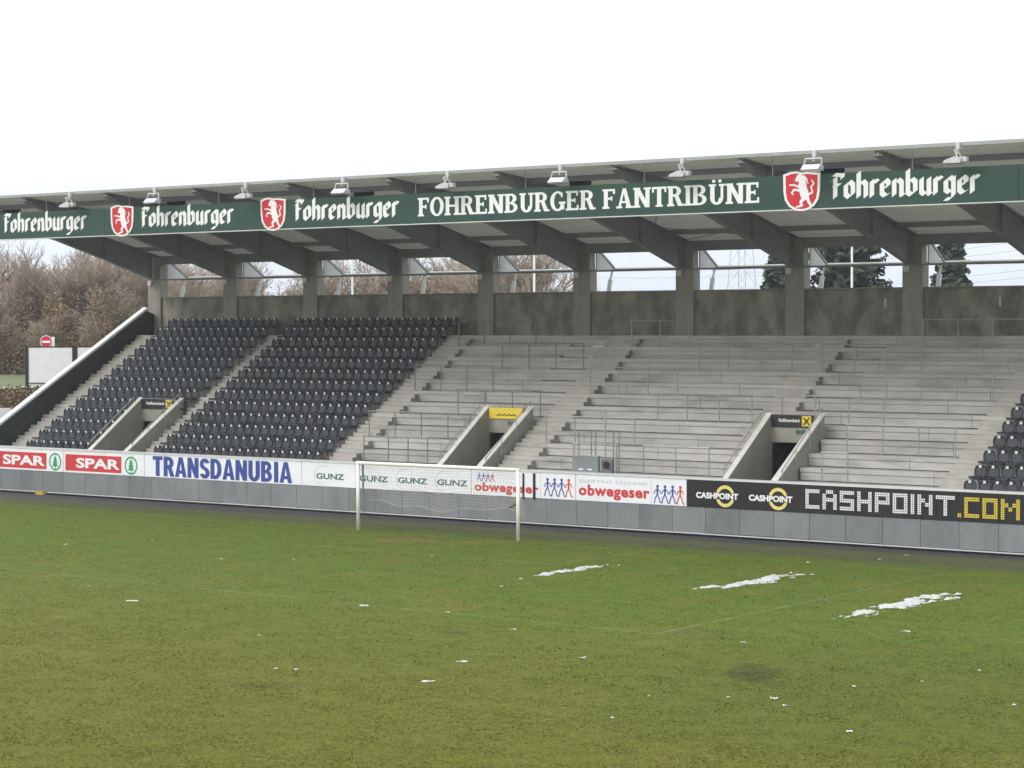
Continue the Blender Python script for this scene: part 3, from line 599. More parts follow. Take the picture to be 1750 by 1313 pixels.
def dots(s, x0, x1, z0, z1, m, b):
    G = [PX[c].split() for c in s]; W = sum(len(g[0]) + .8 for g in G) - .8; kx = (x1 - x0) / W; kz = (z1 - z0) / 5; x = 0
    for g in G:
        mb = MB()
        for r_, row in enumerate(g):
            for c, ch in enumerate(row):
                if ch == '1':
                    for i in (0, 1):
                        for j in (0, 1):
                            ax = x0 + (x + c + i * .5) * kx; az = z1 - (r_ + 1) * kz + j * .5 * kz
                            mb.flat([(ax + .07 * kx, az + .07 * kz), (ax + .46 * kx, az + .07 * kz), (ax + .46 * kx, az + .46 * kz), (ax + .07 * kx, az + .46 * kz)], F)
        x += len(g[0]) + .8; mb.build('dotted_letter', m, b)
dots('CASHPOINT', 16.05, 21.66, 1.22, 1.90, 'white', b); dots('.COM', 21.75, 23.95, 1.20, 1.88, 'yellow', b)

# ------------------------------------------------------------------ entrance signs over the stair openings
SY = 8.50
def sign(l, r_, m, label):
    s = empty('entrance_sign', ((l + r_) / 2, SY, 3.84), label, 'sign'); mb = MB(); mb.box(l + .04, r_ - .02, SY - .03, SY + .012, 3.84, 4.28); mb.build('sign_panel', m, s)
    ink = Ink(SY - .01); x = r_ - .75; z = 3.60
    ink.poly([(x, z), (x + .16, z), (x + .16, z + .14), (x, z + .14)]); ink.poly([(x + .2, z), (x + .42, z), (x + .42, z + .14), (x + .2, z + .14)]); ink.mb.build('exit_pictogram', 'gunz', s)
    return s
for (l, r_), m, lab in zip(VOM, ('black', 'yellow', 'black'), ('black bank sign over the stair opening among the black seats', 'yellow sign over the stair opening behind the goal', 'black bank sign over the stair opening above the dotted board')):
    s = sign(l, r_, m, lab); fy = SY - .034
    if m == 'yellow':
        ink = Ink(fy)
        for i in range(9): ink.stroke([(l + .45 + i * .11, 3.98), (l + .52 + i * .11, 3.98 + .05 * (i % 2))], .05)
        ink.mb.build('sign_lettering', 'black', s)
    else:
        text('Raiffeisenbank', l + .35, r_ - .55, 4.02, 4.15, fy, 'white', s, .02, 'sign_lettering'); ink = Ink(fy)
        ink.poly([(r_ - .48, 3.88), (r_ - .10, 3.88), (r_ - .10, 4.25), (r_ - .48, 4.25)]); ink.mb.build('yellow_field', 'yellow', s)
        ink = Ink(fy - .003); c = r_ - .29; ink.stroke([(c - .12, 3.93), (c + .11, 4.18)], .06); ink.stroke([(c + .12, 3.93), (c - .11, 4.18)], .06); ink.mb.build('gable_cross', 'black', s)

# ------------------------------------------------------------------ seats
def seat_meshes():
    b = MB(); N = 12                                    # backrest: rounded dished shell
    def outline(w, h, r_):
        P = []
        for i in range(N):
            t = 2 * math.pi * (i + .5) / N; c, s_ = math.cos(t), math.sin(t); k = (abs(c) ** 3.2 + abs(s_) ** 3.2) ** (-1 / 3.2); P.append((w * k * c, h * k * s_))
        return P
    rings = [(.185, .17, .035, 0), (.20, .185, .0, 1), (.222, .212, -.012, 2), (.222, .212, .045, 3)]
    V = []
    for w, h, dy, _ in rings:
        for x, z in outline(w, h, 0): V.append((x, .63 + dy + z * .16, .60 + z))
    Fs = [tuple(range(N - 1, -1, -1))]
    for k in range(3): Fs += [(k * N + i, k * N + (i + 1) % N, (k + 1) * N + (i + 1) % N, (k + 1) * N + i) for i in range(N)]
    Fs.append(tuple(range(3 * N, 4 * N))); b.add(V, Fs); back = b.mesh('backrest', 'seat')
    p = MB()                                            # pan with rolled front lip and raised sides
    prof = [(.20, .395), (.23, .43), (.34, .415), (.50, .40), (.60, .43)]
    cols = [(-.225, .035), (-.18, .005), (0, -.012), (.18, .005), (.225, .035)]
    V = [(x, y, z + dz) for y, z in prof for x, dz in cols] + [(x, y, z + dz - .03) for y, z in prof for x, dz in cols]; n = 5; o = 25
    Fs = [(j * n + i, j * n + i + 1, (j + 1) * n + i + 1, (j + 1) * n + i) for j in range(4) for i in range(4)] + [(o + (j + 1) * n + i, o + (j + 1) * n + i + 1, o + j * n + i + 1, o + j * n + i) for j in range(4) for i in range(4)]
    Fs += [(i + 1, i, o + i, o + i + 1) for i in range(4)] + [(j * n, (j + 1) * n, o + (j + 1) * n, o + j * n) for j in range(4)] + [((j + 1) * n + 4, j * n + 4, o + j * n + 4, o + (j + 1) * n + 4) for j in range(4)]
    p.add(V, Fs); pan = p.mesh('seat_pan', 'seat')
    q_ = MB(); q_.box(-.03, .03, .45, .50, .0, .385); q_.box(-.03, .03, .50, .745, .33, .38); br = q_.mesh('bracket', 'raildark')
    w = MB(); w.box(-.05, .05, .618, .634, .715, .81); pl = w.mesh('highlight_plate', 'plate')  # pale plate paints the highlight at the top of each backrest
    return [('backrest', back), ('seat_pan', pan), ('bracket', br), ('highlight_plate', pl)]
def vary(m, amt):
    t = m.node_tree; b = t.nodes['Principled BSDF']; oi = t.nodes.new('ShaderNodeObjectInfo'); lk = b.inputs['Base Color'].links[0].from_socket
    r_ = t.nodes.new('ShaderNodeMapRange'); r_.inputs[3].default_value = 1 - amt; r_.inputs[4].default_value = 1 + 2 * amt; t.links.new(oi.outputs['Random'], r_.inputs[0])
    sc_ = t.nodes.new('ShaderNodeVectorMath'); sc_.operation = 'SCALE'; t.links.new(lk, sc_.inputs[0]); t.links.new(r_.outputs[0], sc_.inputs['Scale']); t.links.new(sc_.outputs[0], b.inputs['Base Color'])
    r2 = t.nodes.new('ShaderNodeMapRange'); r2.inputs[3].default_value = .3; r2.inputs[4].default_value = .6; t.links.new(oi.outputs['Random'], r2.inputs[0]); t.links.new(r2.outputs[0], b.inputs['Roughness'])
vary(MT['seat'], .4)
for k_ in ('terrace', 'panel'):
    vary(MT[k_], .05)
SM = seat_meshes(); SP = .49
spots = []
for k in range(NR):
    for i in range(15):
        x = -25.2 + SP * (i + .5)
        if k < 4 and x > -20.75: continue
        spots.append((x, k, i, 'left seat block'))
    for i in range(20): spots.append((-16.85 + SP * (i + .5), k, i, 'middle seat block'))
for k, n in enumerate((6, 5, 4, 4, 3, 2, 2)):
    for i in range(n): spots.append((21.5 + SP * (i + .5), k, i, 'seat block at right edge'))
cp = Vector((53.239, -62.203, 7.6))
spots.sort(key=lambda s: (Vector((s[0], YK(s[1]), ZK(s[1]))) - cp).length)
rest = MB()
for n, (x, k, i, blk) in enumerate(spots):
    loc = (x, YK(k), ZK(k))
    if n < 300:
        e_ = empty('stadium_seat', loc, 'black bucket seat, %s row from front, %s from the left, %s' % (ORD[k], ORD[i], blk), 'seat', 'black bucket seats in rows')
        for nm, me in SM:
            o = bpy.data.objects.new(nm, me); COL.objects.link(o); o.parent = e_
        e_.rotation_euler = (0, 0, rnd.gauss(0, .02))
    else:
        for nm, me in SM:
            rest.cm = {'backrest': 0, 'seat_pan': 0, 'bracket': 1, 'highlight_plate': 2}[nm]
            rest.add([(v.co.x + loc[0], v.co.y + loc[1], v.co.z + loc[2]) for v in me.vertices], [tuple(p.vertices) for p in me.polygons])
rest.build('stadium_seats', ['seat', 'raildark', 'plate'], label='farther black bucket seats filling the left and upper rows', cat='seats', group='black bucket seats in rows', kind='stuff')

# ------------------------------------------------------------------ crush barriers on the standing terrace
A = [-6.0, -4.6, -3.22, -1.84]; B1 = [-2.5, -1.1, .28, 1.68]; C1 = [3.05, 4.42, 5.82, 7.18]; D1 = [7.24, 8.58, 9.99, 11.42]; E1 = [12.71, 14.1, 15.47, 16.88]; F1 = [16.2, 17.62, 19.0, 20.38]
NM = {'A': 'next to the middle seat block', 'B': 'above the yellow signed opening', 'C': 'right of the yellow signed opening', 'D': 'between the two openings', 'E': 'above the right black signed opening', 'F': 'beside the right edge stairs'}
bars = [(11, 'A', A), (11, 'C', C1[:3]), (11, 'F', F1), (9, 'B', B1), (9, 'D', D1), (9, 'E', E1), (7, 'A', A), (7, 'C', C1), (7, 'F', F1), (5, 'B', B1), (5, 'D', D1), (5, 'E', E1),
        (3, 'A', A + [-.75]), (3, 'C', C1), (3, 'F', F1), (1, 'A', [-5.0, -3.7, -2.68, -1.68]), (1, 'C', [5.43, 7.39]), (1, 'D', [8.57, 9.98, 11.41]), (1, 'E', [16.03, 17.04])]
lvl = {11: 'topmost', 9: 'second level from top', 7: 'third level from top', 5: 'fourth level from top', 3: 'fifth level from top', 1: 'lowest'}
for k, c, X in bars:
    y, z = YK(k) + .1, ZK(k); bright = (k, c) in ((7, 'C'), (5, 'D')); m = 'rail' if bright or c in 'F' else ('raildark' if c in 'AB' else 'rail')
    t = empty('crush_barrier', (sum(X) / len(X), y, z), 'grey tube crush barrier, %s, %s' % (lvl[k], NM[c]), 'barrier', 'crush barriers on the standing terrace')
    for x in X:
        mb = MB(); mb.tube((x, y, z), (x, y, z + 1.06), .026, 6); mb.box(x - .06, x + .06, y - .05, y + .05, z, z + .012); mb.build('post', m, t)
    mb = MB(); mb.tube((X[0] - .03, y, z + 1.08), (X[-1] + .03, y, z + 1.08), .028, 6); mb.build('top_rail', m, t)

# ------------------------------------------------------------------ goal
g = empty('football_goal', (3.72, 0, 0), 'white football goal with net in front of the perimeter wall', 'goal')
for x in (.0, 7.38):
    mb = MB(); mb.tube((x, 0, 0), (x, 0, 2.5), .068, 14); mb.build('goal_post', 'postwhite', g, smooth=True)
mb = MB(); mb.tube((-.06, 0, 2.5), (7.44, 0, 2.5), .068, 14); mb.build('crossbar', 'postwhite', g, smooth=True)
mb = MB(); step = .12; n = int(7.2 / step)
NET = [(.06, 2.44), (.16, 2.2), (.28, 1.85), (.38, 1.5), (.44, 1.2), (.46, .95)]
def hang(x, y, z):                     # the net is tied up and hangs in loose folds
    d = (2.44 - z) / 1.5; lift = .10 * math.sin(x * 1.15 + .8) + .06 * math.sin(x * 3.1)
    return (x + .05 * d * math.sin(x * 5 + z * 3), y + .10 * d * math.sin(x * 2.3 + z), z + d * lift)
for i in range(n + 1):
    x = .1 + i * step
    for (a, za), (b_, zb) in zip(NET, NET[1:]): mb.tube(hang(x, a, za), hang(x, b_, zb), .005, 3, cap=False)
for k in range(1, 13):
    f = k / 12.5 * (len(NET) - 1); q_ = int(f); f -= q_; y = NET[q_][0] + f * (NET[q_ + 1][0] - NET[q_][0]); z = NET[q_][1] + f * (NET[q_ + 1][1] - NET[q_][1])
    for i in range(30):
        xa, xb = .1 + i * .24, .1 + (i + 1) * .24; mb.tube(hang(xa, y, z), hang(xb, y, z), .005, 3, cap=False)
mb.build('goal_net', 'net', g)
mb = MB()
for i in range(30):
    xa, xb = .1 + i * .24, .1 + (i + 1) * .24; mb.tube(hang(xa, .46, .95), hang(xb, .46, .95), .008, 4)
mb.build('net_hem', 'net', g)
mb = MB(); mb.tube((.14, .10, 2.42), (.16, .14, .60), .045, 6, .03); mb.build('net_bundle', 'raildark', g)
mb = MB(); mb.tube((7.36, .09, 1.34), (6.7, .40, 1.12), .03, 5); mb.build('tie_strap', 'netdark', g)

# ------------------------------------------------------------------ cabinet, small stand and device behind the boards
c = empty('control_cabinet', (6.65, 5.24, 1.22), 'grey metal control cabinet behind the white board', 'cabinet')
mb = MB(); mb.box(6.05, 7.22, 5.215, 5.345, 1.22, 2.70); mb.build('cabinet_body', 'cabinet', c)
mb = MB(); mb.box(6.02, 7.25, 5.205, 5.347, 2.702, 2.74); mb.build('cabinet_lid', 'gutter', c)
for x in (6.35, 6.75): mb = MB(); mb.box(x, x + .2, 5.207, 5.214, 2.2, 2.24); mb.build('handle', 'white', c)
c = empty('tube_frame', (6.9, 5.9, ZK(0)), 'grey tube frame standing behind the cabinet', 'frame')
for x in (5.98, 6.55, 6.75, 7.55, 7.8):
    mb = MB(); mb.tube((x, 5.75, ZK(0)), (x, 5.75, 3.66), .022, 6); mb.build('upright', 'raildark', c)
for z in (3.66, 3.2):
    mb = MB(); mb.tube((5.96, 5.75, z), (7.82, 5.75, z), .024, 6); mb.build('cross_tube', 'raildark', c)
mb = MB(); mb.tube((7.28, 5.6, ZK(0)), (7.28, 5.6, 4.12), .035, 8); mb.build('pale_pole', 'gutter', None, 'pale grey pole rising beside the control cabinet', 'pole')
c = empty('speaker_cabinet', (7.6, 5.27, 1.22), 'dark speckled loudspeaker cabinet right of the grey cabinet', 'loudspeaker')
mb = MB(); mb.box(7.36, 7.84, 5.215, 5.345, 1.22, 2.62); mb.build('speaker_body', 'darkmetal', c)
ink = Ink(5.211); ink.disc(7.6, 2.4, .15); ink.mb.build('speaker_cone', 'black', c)

# ------------------------------------------------------------------ roof floodlights and loudspeakers
def floodlight(x, side, label):
    t = empty('floodlight', (x, 2.82, 13.22), label, 'floodlight', 'floodlights along the roof edge')
    mb = MB(); mb.box(x - .06, x + .06, 2.72, 2.835, 13.16, 13.36); mb.tube((x, 2.76, 13.17), (x, 2.7, 13.0), .03, 6); mb.build('mount', 'lampwhite', t)
    if side:   # seen from its side: head pointing to the left, down at the pitch
        mb = MB(); mb.tube((x - .02, 2.55, 13.12), (x + .10, 2.55, 12.82), .025, 5); mb.tube((x - .02, 2.85 - .02, 13.12), (x + .10, 2.83, 12.82), .025, 5); mb.tube((x - .02, 2.55, 13.12), (x - .02, 2.83, 13.12), .026, 5); mb.build('yoke', 'lampwhite', t)
        mb = MB(); mb.prism_y([(x - .42, 12.72), (x + .18, 12.70), (x + .22, 12.86), (x - .02, 12.92), (x - .38, 12.80)], 2.52, 2.86); mb.build('lamp_head', 'lampwhite', t)
        mb = MB(); mb.box(x - .38, x + .12, 2.55, 2.83, 12.685, 12.699); mb.build('lamp_glass', 'glass', t)
        mb = MB(); mb.box(x + .19, x + .36, 2.6, 2.78, 12.74, 12.90); mb.build('ballast_box', 'lampwhite', t)
    else:
        mb = MB(); mb.tube((x - .30, 2.7, 13.10), (x - .36, 2.66, 12.80), .025, 5); mb.tube((x + .30, 2.7, 13.10), (x + .34, 2.66, 12.80), .025, 5); mb.tube((x - .31, 2.7, 13.095), (x + .31, 2.7, 13.095), .028, 5); mb.build('yoke', 'lampwhite', t)
        mb = MB(); mb.prism_x([(2.40, 12.72), (2.78, 12.70), (2.82, 12.84), (2.6, 12.90)], x - .33, x + .33); mb.build('lamp_head', 'lampwhite', t)
        mb = MB(); mb.box(x - .30, x + .36, 2.42, 2.76, 12.675, 12.699); mb.build('lamp_glass', 'glass', t)
for i in range(9): floodlight(-18.58 + 5.17 * i, i % 2 == 0, 'white floodlight under the roof edge, %s from the left' % ORD[i])
for i, x in enumerate((-25.3, -14.75, -4.2, 6.35, 16.9)):
    t = empty('roof_speaker', (x, 5.4, zt(5.4)), 'dark loudspeaker hung under the roof, %s from the left' % ORD[i], 'loudspeaker', 'loudspeakers under the roof')
    mb = MB(); mb.tube((x, 5.4, zt(5.4) + .0), (x, 5.4, 13.0), .03, 6); mb.build('bracket', 'beam', t)
    mb = MB(); mb.prism_x([(5.15, 12.72), (5.6, 12.82), (5.55, 13.02), (5.1, 12.98)], x - .34, x + .34); mb.build('speaker_body', 'black', t)
for i, x in enumerate((13.6, 18.4)):
    mb = MB(); mb.box(x - .035, x + .035, 15.80, 15.858, 8.25, 8.6); mb.build('wall_lamp', 'trim', None, 'slim pale lamp on the dark back wall, %s of the two' % ORD[i], 'lamp', 'wall lamps')

# ------------------------------------------------------------------ snow and litter on the pitch
def snow(p0, p1, w, seed, label):
    r_ = random.Random(seed); A_, B_ = Vector((*p0, 0)), Vector((*p1, 0)); d = (B_ - A_); L = d.length; d.normalize(); n = Vector((-d.y, d.x, 0))
    NU, NV = 150, 28; V = []; H = []; o_ = r_.uniform(0, 50)
    from mathutils import noise as mn
    for i in range(NU + 1):
        for j in range(NV + 1):
            u, v = i / NU, j / NV * 2 - 1; env = (math.sin(math.pi * min(1, max(0, u))) ** .5)
            nn = mn.fractal(Vector((u * L * .9 + o_, v * w * 3.0, 3.1)), .5, 2.2, 6)
            h = env * (1 - abs(v) ** 1.6) * .36 + nn * .30 - .21 - .07 * (1 - u) + .10 * mn.noise(Vector((u * L * 2.6 + o_, v * w * 1.2, 9)))
            p = A_ + d * (u * L) + n * (v * w + .25 * mn.noise(Vector((u * 4 + o_, 0, 0))))
            V.append((p.x, p.y, max(-.02, min(.10, h * .28)) + (mn.noise(p * 6) * .012 if h > 0 else 0))); H.append(h)
    Fs = []
    for i in range(NU):
        for j in range(NV):
            q_ = (i * (NV + 1) + j, i * (NV + 1) + j + 1, (i + 1) * (NV + 1) + j + 1, (i + 1) * (NV + 1) + j)
            if sum(H[k] > -.02 for k in q_) >= 2: Fs.append(q_)
    mb = MB(); mb.add(V, Fs); mb.build('snow_patch', 'snow', None, label, 'snow', 'snow remnants on the pitch', smooth=True)
snow((14.2, -8.6), (14.35, -4.3), .36, 3, 'small ragged strip of old snow nearest the goal')
snow((20.1, -8.7), (20.5, -3.2), .52, 5, 'middle strip of old snow between goal area and penalty line')
snow((26.05, -11.9), (26.5, -4.8), .62, 9, 'largest strip of old snow outside the penalty area at right')
LIT = [(8.7, -19.75, .42, .12), (14.58, -16.82, .32, .1), (17.27, -16.55, .12, .08), (23.96, -25.73, .36, .12), (22.85, -23.12, .32, .09), (16.2, -22.69, .09, .08), (20.12, -26.32, .1, .08), (20.54, -26.12, .1, .08), (31.0, -23.31, .18, .15), (31.59, -23.9, .12, .08), (33.96, -25.68, .14, .1), (28.75, -12.88, .28, .12), (24.7, -21.05, .2, .08), (20.66, -18.26, .22, .08), (26.46, -16.85, .14, .1), (30.17, -23.73, .08, .06), (31.6, -21.02, .09, .07), (32.49, -19.63, .08, .06), (32.84, -17.54, .07, .06), (-4.8, -10.02, .14, .12), (-3.23, -7.4, .1, .08), (5.05, -17.99, .08, .06), (3.02, -10.38, .1, .08), (8.07, -5.72, .16, .1), (14.99, -11.15, .1, .08), (20.89, -3.33, .16, .12), (19.11, -.36, .1, .1), (20.57, 1.72, .1, .1), (28.74, -24.5, .07, .06), (29.56, -27.04, .08, .06), (35.25, -21.19, .1, .08), (14.31, -9.28, .14, .08), (5.07, -9.15, .08, .06), (20.68, 3.4, .16, .1)]
big = {0: 'long white paper scrap lying alone at the left of the pitch', 1: 'white paper scrap on the penalty area line', 3: 'large white paper scrap nearest the bottom middle of the picture', 4: 'pale paper scrap just behind the large bottom one', 8: 'round crumpled white paper ball right of the dark stain', 11: 'pale scrap below the largest snow strip'}
for i, (x, y, w, d) in enumerate(LIT):
    w *= .8; d *= .8
    r_ = random.Random(i); mb = MB(); NX = 5; a = r_.uniform(-.2, .9)
    V = []
    for j in range(NX):
        for s_ in (-1, 0, 1):
            u = (j / (NX - 1) - .5) * w; v = s_ * d / 2 * r_.uniform(.7, 1.1); z = .012 + (.05 if i == 8 else .025) * r_.random()
            ca, sa = .80, .595
            V.append((x + u * ca - v * sa, y + u * sa + v * ca, z))
    n = len(V); V += [(p[0], p[1], max(.001, p[2] - .014)) for p in V]
    q_ = lambda j, s_: j * 3 + s_
    Fs = [(q_(j, s_), q_(j + 1, s_), q_(j + 1, s_ + 1), q_(j, s_ + 1)) for j in range(NX - 1) for s_ in (0, 1)]; Fs += [tuple(reversed([k + n for k in f])) for f in Fs]
    rim = [q_(j, 0) for j in range(NX)] + [q_(NX - 1, 1)] + [q_(j, 2) for j in range(NX - 1, -1, -1)] + [q_(0, 1)]
    Fs += [(rim[k], rim[k] + n, rim[(k + 1) % len(rim)] + n, rim[(k + 1) % len(rim)]) for k in range(len(rim))]
    mb.add(V, Fs); mb.build('paper_scrap', 'paper', None, big.get(i, 'tiny white scrap of litter scattered on the worn grass'), 'litter', 'litter scattered on the pitch')
mb = MB(); mb.box(-23.2, -22.7, 4.75, 4.95, .006, .16); mb.build('yellow_block', 'yellowpaint', None, 'small yellow block at the foot of the perimeter wall', 'block')

# ------------------------------------------------------------------ outside the ground: boards, sign, hedge, poles
def outdoor_board(x, y, w, h, z0, rz, label, frame='plinth', face='white', cat='billboard'):
    b = empty('billboard', (x, y, terrain(x, y)), label, cat, rz=rz); zb = z0 - terrain(x, y)
    def P(mb, nm, m):
        o = bpy.data.objects.new(nm, mb.mesh(nm, m)); COL.objects.link(o); o.parent = b
    mb = MB(); mb.box(-w / 2, w / 2, -.03, .03, zb, zb + h); P(mb, 'board_face', face)
    for s_ in (-1, 1):
        mb = MB(); mb.box(s_ * (w / 2 + .09) - .085, s_ * (w / 2 + .09) + .085, -.06, .06, -.3, zb + h + .06); P(mb, 'post', frame)
    mb = MB(); mb.box(-w / 2, w / 2, -.05, .05, zb + h + .004, zb + h + .06); P(mb, 'top_bar', frame)
    mb = MB(); mb.box(-w / 2, w / 2, -.06, -.034, zb + .36, zb + .42); P(mb, 'cross_bar', 'darkmetal')
    return b
RZV = math.atan2(.595, .803)
outdoor_board(-36.87, 17.86, 2.34, 2.3, 4.16, RZV, 'blank white billboard with dark posts left of the raking end wall')
outdoor_board(-34.75, 19.45, 2.4, 2.3, 4.16, RZV, 'second blank white billboard half hidden by the raking end wall')
b = empty('banner', (-31.35, 9.4, terrain(-31.35, 9.4)), 'pale blue and white banner at the left picture edge', 'banner', rz=RZV)
for nm, m, bxs in (('banner_cloth', 'boardwhite', (-.9, .75, -.01, .01, .75, 1.6)), ('post', 'beam', (.76, .82, -.03, .03, -.2, 1.7)), ('blue_print', 'blue', (-.55, -.1, -.016, -.011, .95, 1.4))):
    mb = MB(); mb.box(*bxs); o = bpy.data.objects.new(nm, mb.mesh(nm, m)); COL.objects.link(o); o.parent = b
s = empty('no_entry_sign', (-41.67, 21.82, 4.05), 'round red no entry sign with white bar above the billboard', 'road sign', rz=RZV)
def child(par, nm, mb, m):
    o = bpy.data.objects.new(nm, mb.mesh(nm, m)); COL.objects.link(o); o.parent = par; return o
circ = lambda r_, cz, n=24: [(r_ * math.cos(2 * math.pi * i / n), cz + r_ * math.sin(2 * math.pi * i / n)) for i in range(n)]
mb = MB(); mb.tube((0, .03, -.3), (0, .03, 3.1), .035, 8); child(s, 'pole', mb, 'rail')
mb = MB(); mb.prism_y(circ(.35, 2.68), -.02, -.005); child(s, 'sign_rim', mb, 'white')
mb = MB(); mb.prism_y(circ(.315, 2.68), -.03, -.021); child(s, 'sign_disc', mb, 'crestred')
mb = MB(); mb.box(-.24, .24, -.04, -.031, 2.61, 2.73); child(s, 'white_bar', mb, 'white')
mb = MB(); mb.box(.30, .46, .03, .06, 2.2, 2.95); child(s, 'side_plate', mb, 'white')
mb = MB()
for i in range(14):
    x0_, y0_ = -62 + 1.9 * i, 9 + 1.0 * i
    mb.add([(x0_, y0_, 4.09), (x0_ + 1.9, y0_ + 1.0, 4.09), (x0_ + 1.9, y0_ + 1.0, 4.24), (x0_, y0_, 4.24), (x0_ - .15, y0_ + .28, 4.24), (x0_ + 1.75, y0_ + 1.28, 4.24), (x0_ - .15, y0_ + .28, 3.9), (x0_ + 1.75, y0_ + 1.28, 3.9)], [(0, 1, 2, 3), (3, 2, 5, 4), (4, 5, 7, 6)])
mb.build('kerb', 'kerb', kind='structure')

def leaf_cloud(mb, n, pt, size, r_):
    for _ in range(n):
        c = Vector(pt(r_)); s_ = size * r_.uniform(.6, 1.4)
        a = Vector((r_.gauss(0, 1), r_.gauss(0, 1), r_.gauss(0, 1))).normalized(); b_ = a.cross(Vector((r_.gauss(0, 1), r_.gauss(0, 1), r_.gauss(0, 1)))).normalized()
        mb.add([c - a * s_, c + b_ * s_ * .6, c + a * s_, c - b_ * s_ * .6], [(0, 1, 2, 3)])
r_ = random.Random(5)
mb = MB()
def hedge_pt(q_):
    x, y = q_.uniform(-37.2, -30.2), q_.uniform(5.5, 17.5); return (x, y, terrain(x, y) + abs(q_.gauss(0, .16)))
leaf_cloud(mb, 22000, hedge_pt, .09, r_)
mb.build('ground_cover', 'hedge', None, 'low brown winter ground cover on the bank beyond the end wall', 'ground cover', kind='stuff')

# ------------------------------------------------------------------ trees
def bare_tree(seed, H, leaf=0, spread=.55):
    r_ = random.Random(seed); tr, cr_ = MB(), MB(); tips = []
    def grow(p, d, L, rad, lev):
        n = 3 if lev < 3 else 2
        for i in range(n):
            d2 = (d + Vector((r_.gauss(0, .12), r_.gauss(0, .12), r_.gauss(.03, .08)))).normalized(); p2 = p + d2 * (L / n); ra, rb = rad * (1 - .25 * i / n), rad * (1 - .25 * (i + 1) / n)
            (tr if lev < 2 else cr_).tube(p, p2, ra, 6 if lev < 2 else 3, rb, cap=False)
            if lev >= 1 and lev < 5 and i < n - 1:
                q_ = (d2 + Vector((r_.gauss(0, 1), r_.gauss(0, 1), r_.gauss(.25, .5))).normalized() * .8).normalized(); grow(p2, q_, L * r_.uniform(.5, .7), max(rb * .5, .016), lev + 1)
            p, d = p2, d2
        if lev >= 3: tips.append(p)
        if lev < 5:
            for _ in range(3 if lev else 6):
                a = Vector((r_.gauss(0, 1), r_.gauss(0, 1), r_.gauss(.1, .4))).normalized(); q_ = (d + a * spread * r_.uniform(.6, 1.4)).normalized(); q_.z = max(q_.z, -.05); grow(p, q_, L * r_.uniform(.58, .82), max(rad * .6, .016), lev + 1)
    grow(Vector((0, 0, -.3)), Vector((0, 0, 1)), H * .30, H * .016, 0)
    cl = None
    if leaf and tips:
        cl = MB(); leaf_cloud(cl, leaf, lambda q_: (lambda t: (t.x + q_.gauss(0, .25), t.y + q_.gauss(0, .25), t.z * q_.uniform(.55, 1.0)))(q_.choice(tips)), .08, r_)
    return tr.mesh('trunk', 'bark', True), cr_.mesh('crown', 'twig'), cl.mesh('dry_leaves', 'brownleaf') if cl else None
PROT = [bare_tree(11, 9.5, 0), bare_tree(12, 9.0, 4200, .6), bare_tree(13, 10, 1200, .5), bare_tree(14, 8.5, 7000, .65)]
def place_tree(v, x, y, s, rz, label, group):
    t = empty('bare_tree', (x, y, terrain(x, y)), label, 'tree', group, rz=rz); t.scale = (s * 1.0, s * 1.0, s)
    for nm, me in zip(('trunk', 'crown', 'dry_leaves'), PROT[v]):
        if me: o = bpy.data.objects.new(nm, me); COL.objects.link(o); o.parent = t
GL, GB = 'bare trees in the wood left of the stand', 'bare trees seen through the openings under the roof'
LT = [(3, -76.5, 46, .95), (1, -73.8, 48.2, .95), (2, -71.3, 50.6, 1.0), (3, -69.0, 52.4, .95), (1, -66.5, 54.6, .90), (0, -75.5, 51, 1.12), (2, -72.5, 53.6, 1.15), (0, -69.5, 56, 1.05), (1, -66.8, 58.5, .95), (3, -63.6, 58, .86), (0, -80, 49.5, 1.15), (1, -77.5, 54, 1.1), (2, -74.0, 58, 1.12), (3, -70.8, 61, 1.05), (0, -78.8, 58.5, 1.2), (1, -74.4, 63, 1.1), (3, -67.8, 50.2, .62), (3, -70.6, 47.8, .58), (3, -73.4, 45.6, .6), (1, -81.5, 46.5, 1.05), (2, -79.5, 63, 1.2), (3, -76.2, 66, 1.15), (1, -71.5, 66, 1.1), (2, -67.5, 63.5, 1.05), (3, -64.4, 61.5, .95), (1, -83, 53, 1.15)]
LT.sort(key=lambda q_: .803 * q_[1] + .595 * q_[2])
for i, (v, x, y, s) in enumerate(LT):
    place_tree(v, x, y, s, i * 1.3, ['bare grey twigged tree', 'tree with thin brown leaves', 'tall bare tree with few leaves', 'bushy tree with rusty brown leaves'][v] + ', %s from left in the wood beside the stand' % ORD[i], GL)
SHR = []
for v in range(3):
    q0 = random.Random(70 + v); st_, lf = MB(), MB()
    for k in range(46):
        t = q0.uniform(0, 6.28); l = q0.uniform(1.6, 3.4); tip = Vector((math.cos(t) * l * .5, math.sin(t) * l * .5, l)); st_.tube((q0.gauss(0, .4), q0.gauss(0, .4), -.2), tip, .03, 3, .01, cap=False)
    leaf_cloud(lf, 3600, lambda q_: (lambda t, r1, z: (math.cos(t) * r1 * (1 - (z / 3.7) ** 2) ** .5 * (1 + .3 * math.sin(3 * t + v)), math.sin(t) * r1 * (1 - (z / 3.7) ** 2) ** .5 * (1 + .25 * math.sin(2 * t)), z * (1 + .22 * math.sin(2.5 * t + 2 * v))))(q_.uniform(0, 6.28), 1.9 * q_.random() ** .5, 3.5 * q_.random() ** .8), .085, q0)
    SHR.append((st_.mesh('stems', 'bark'), lf.mesh('foliage', ['brownleaf', 'hedge', 'rust'][v])))
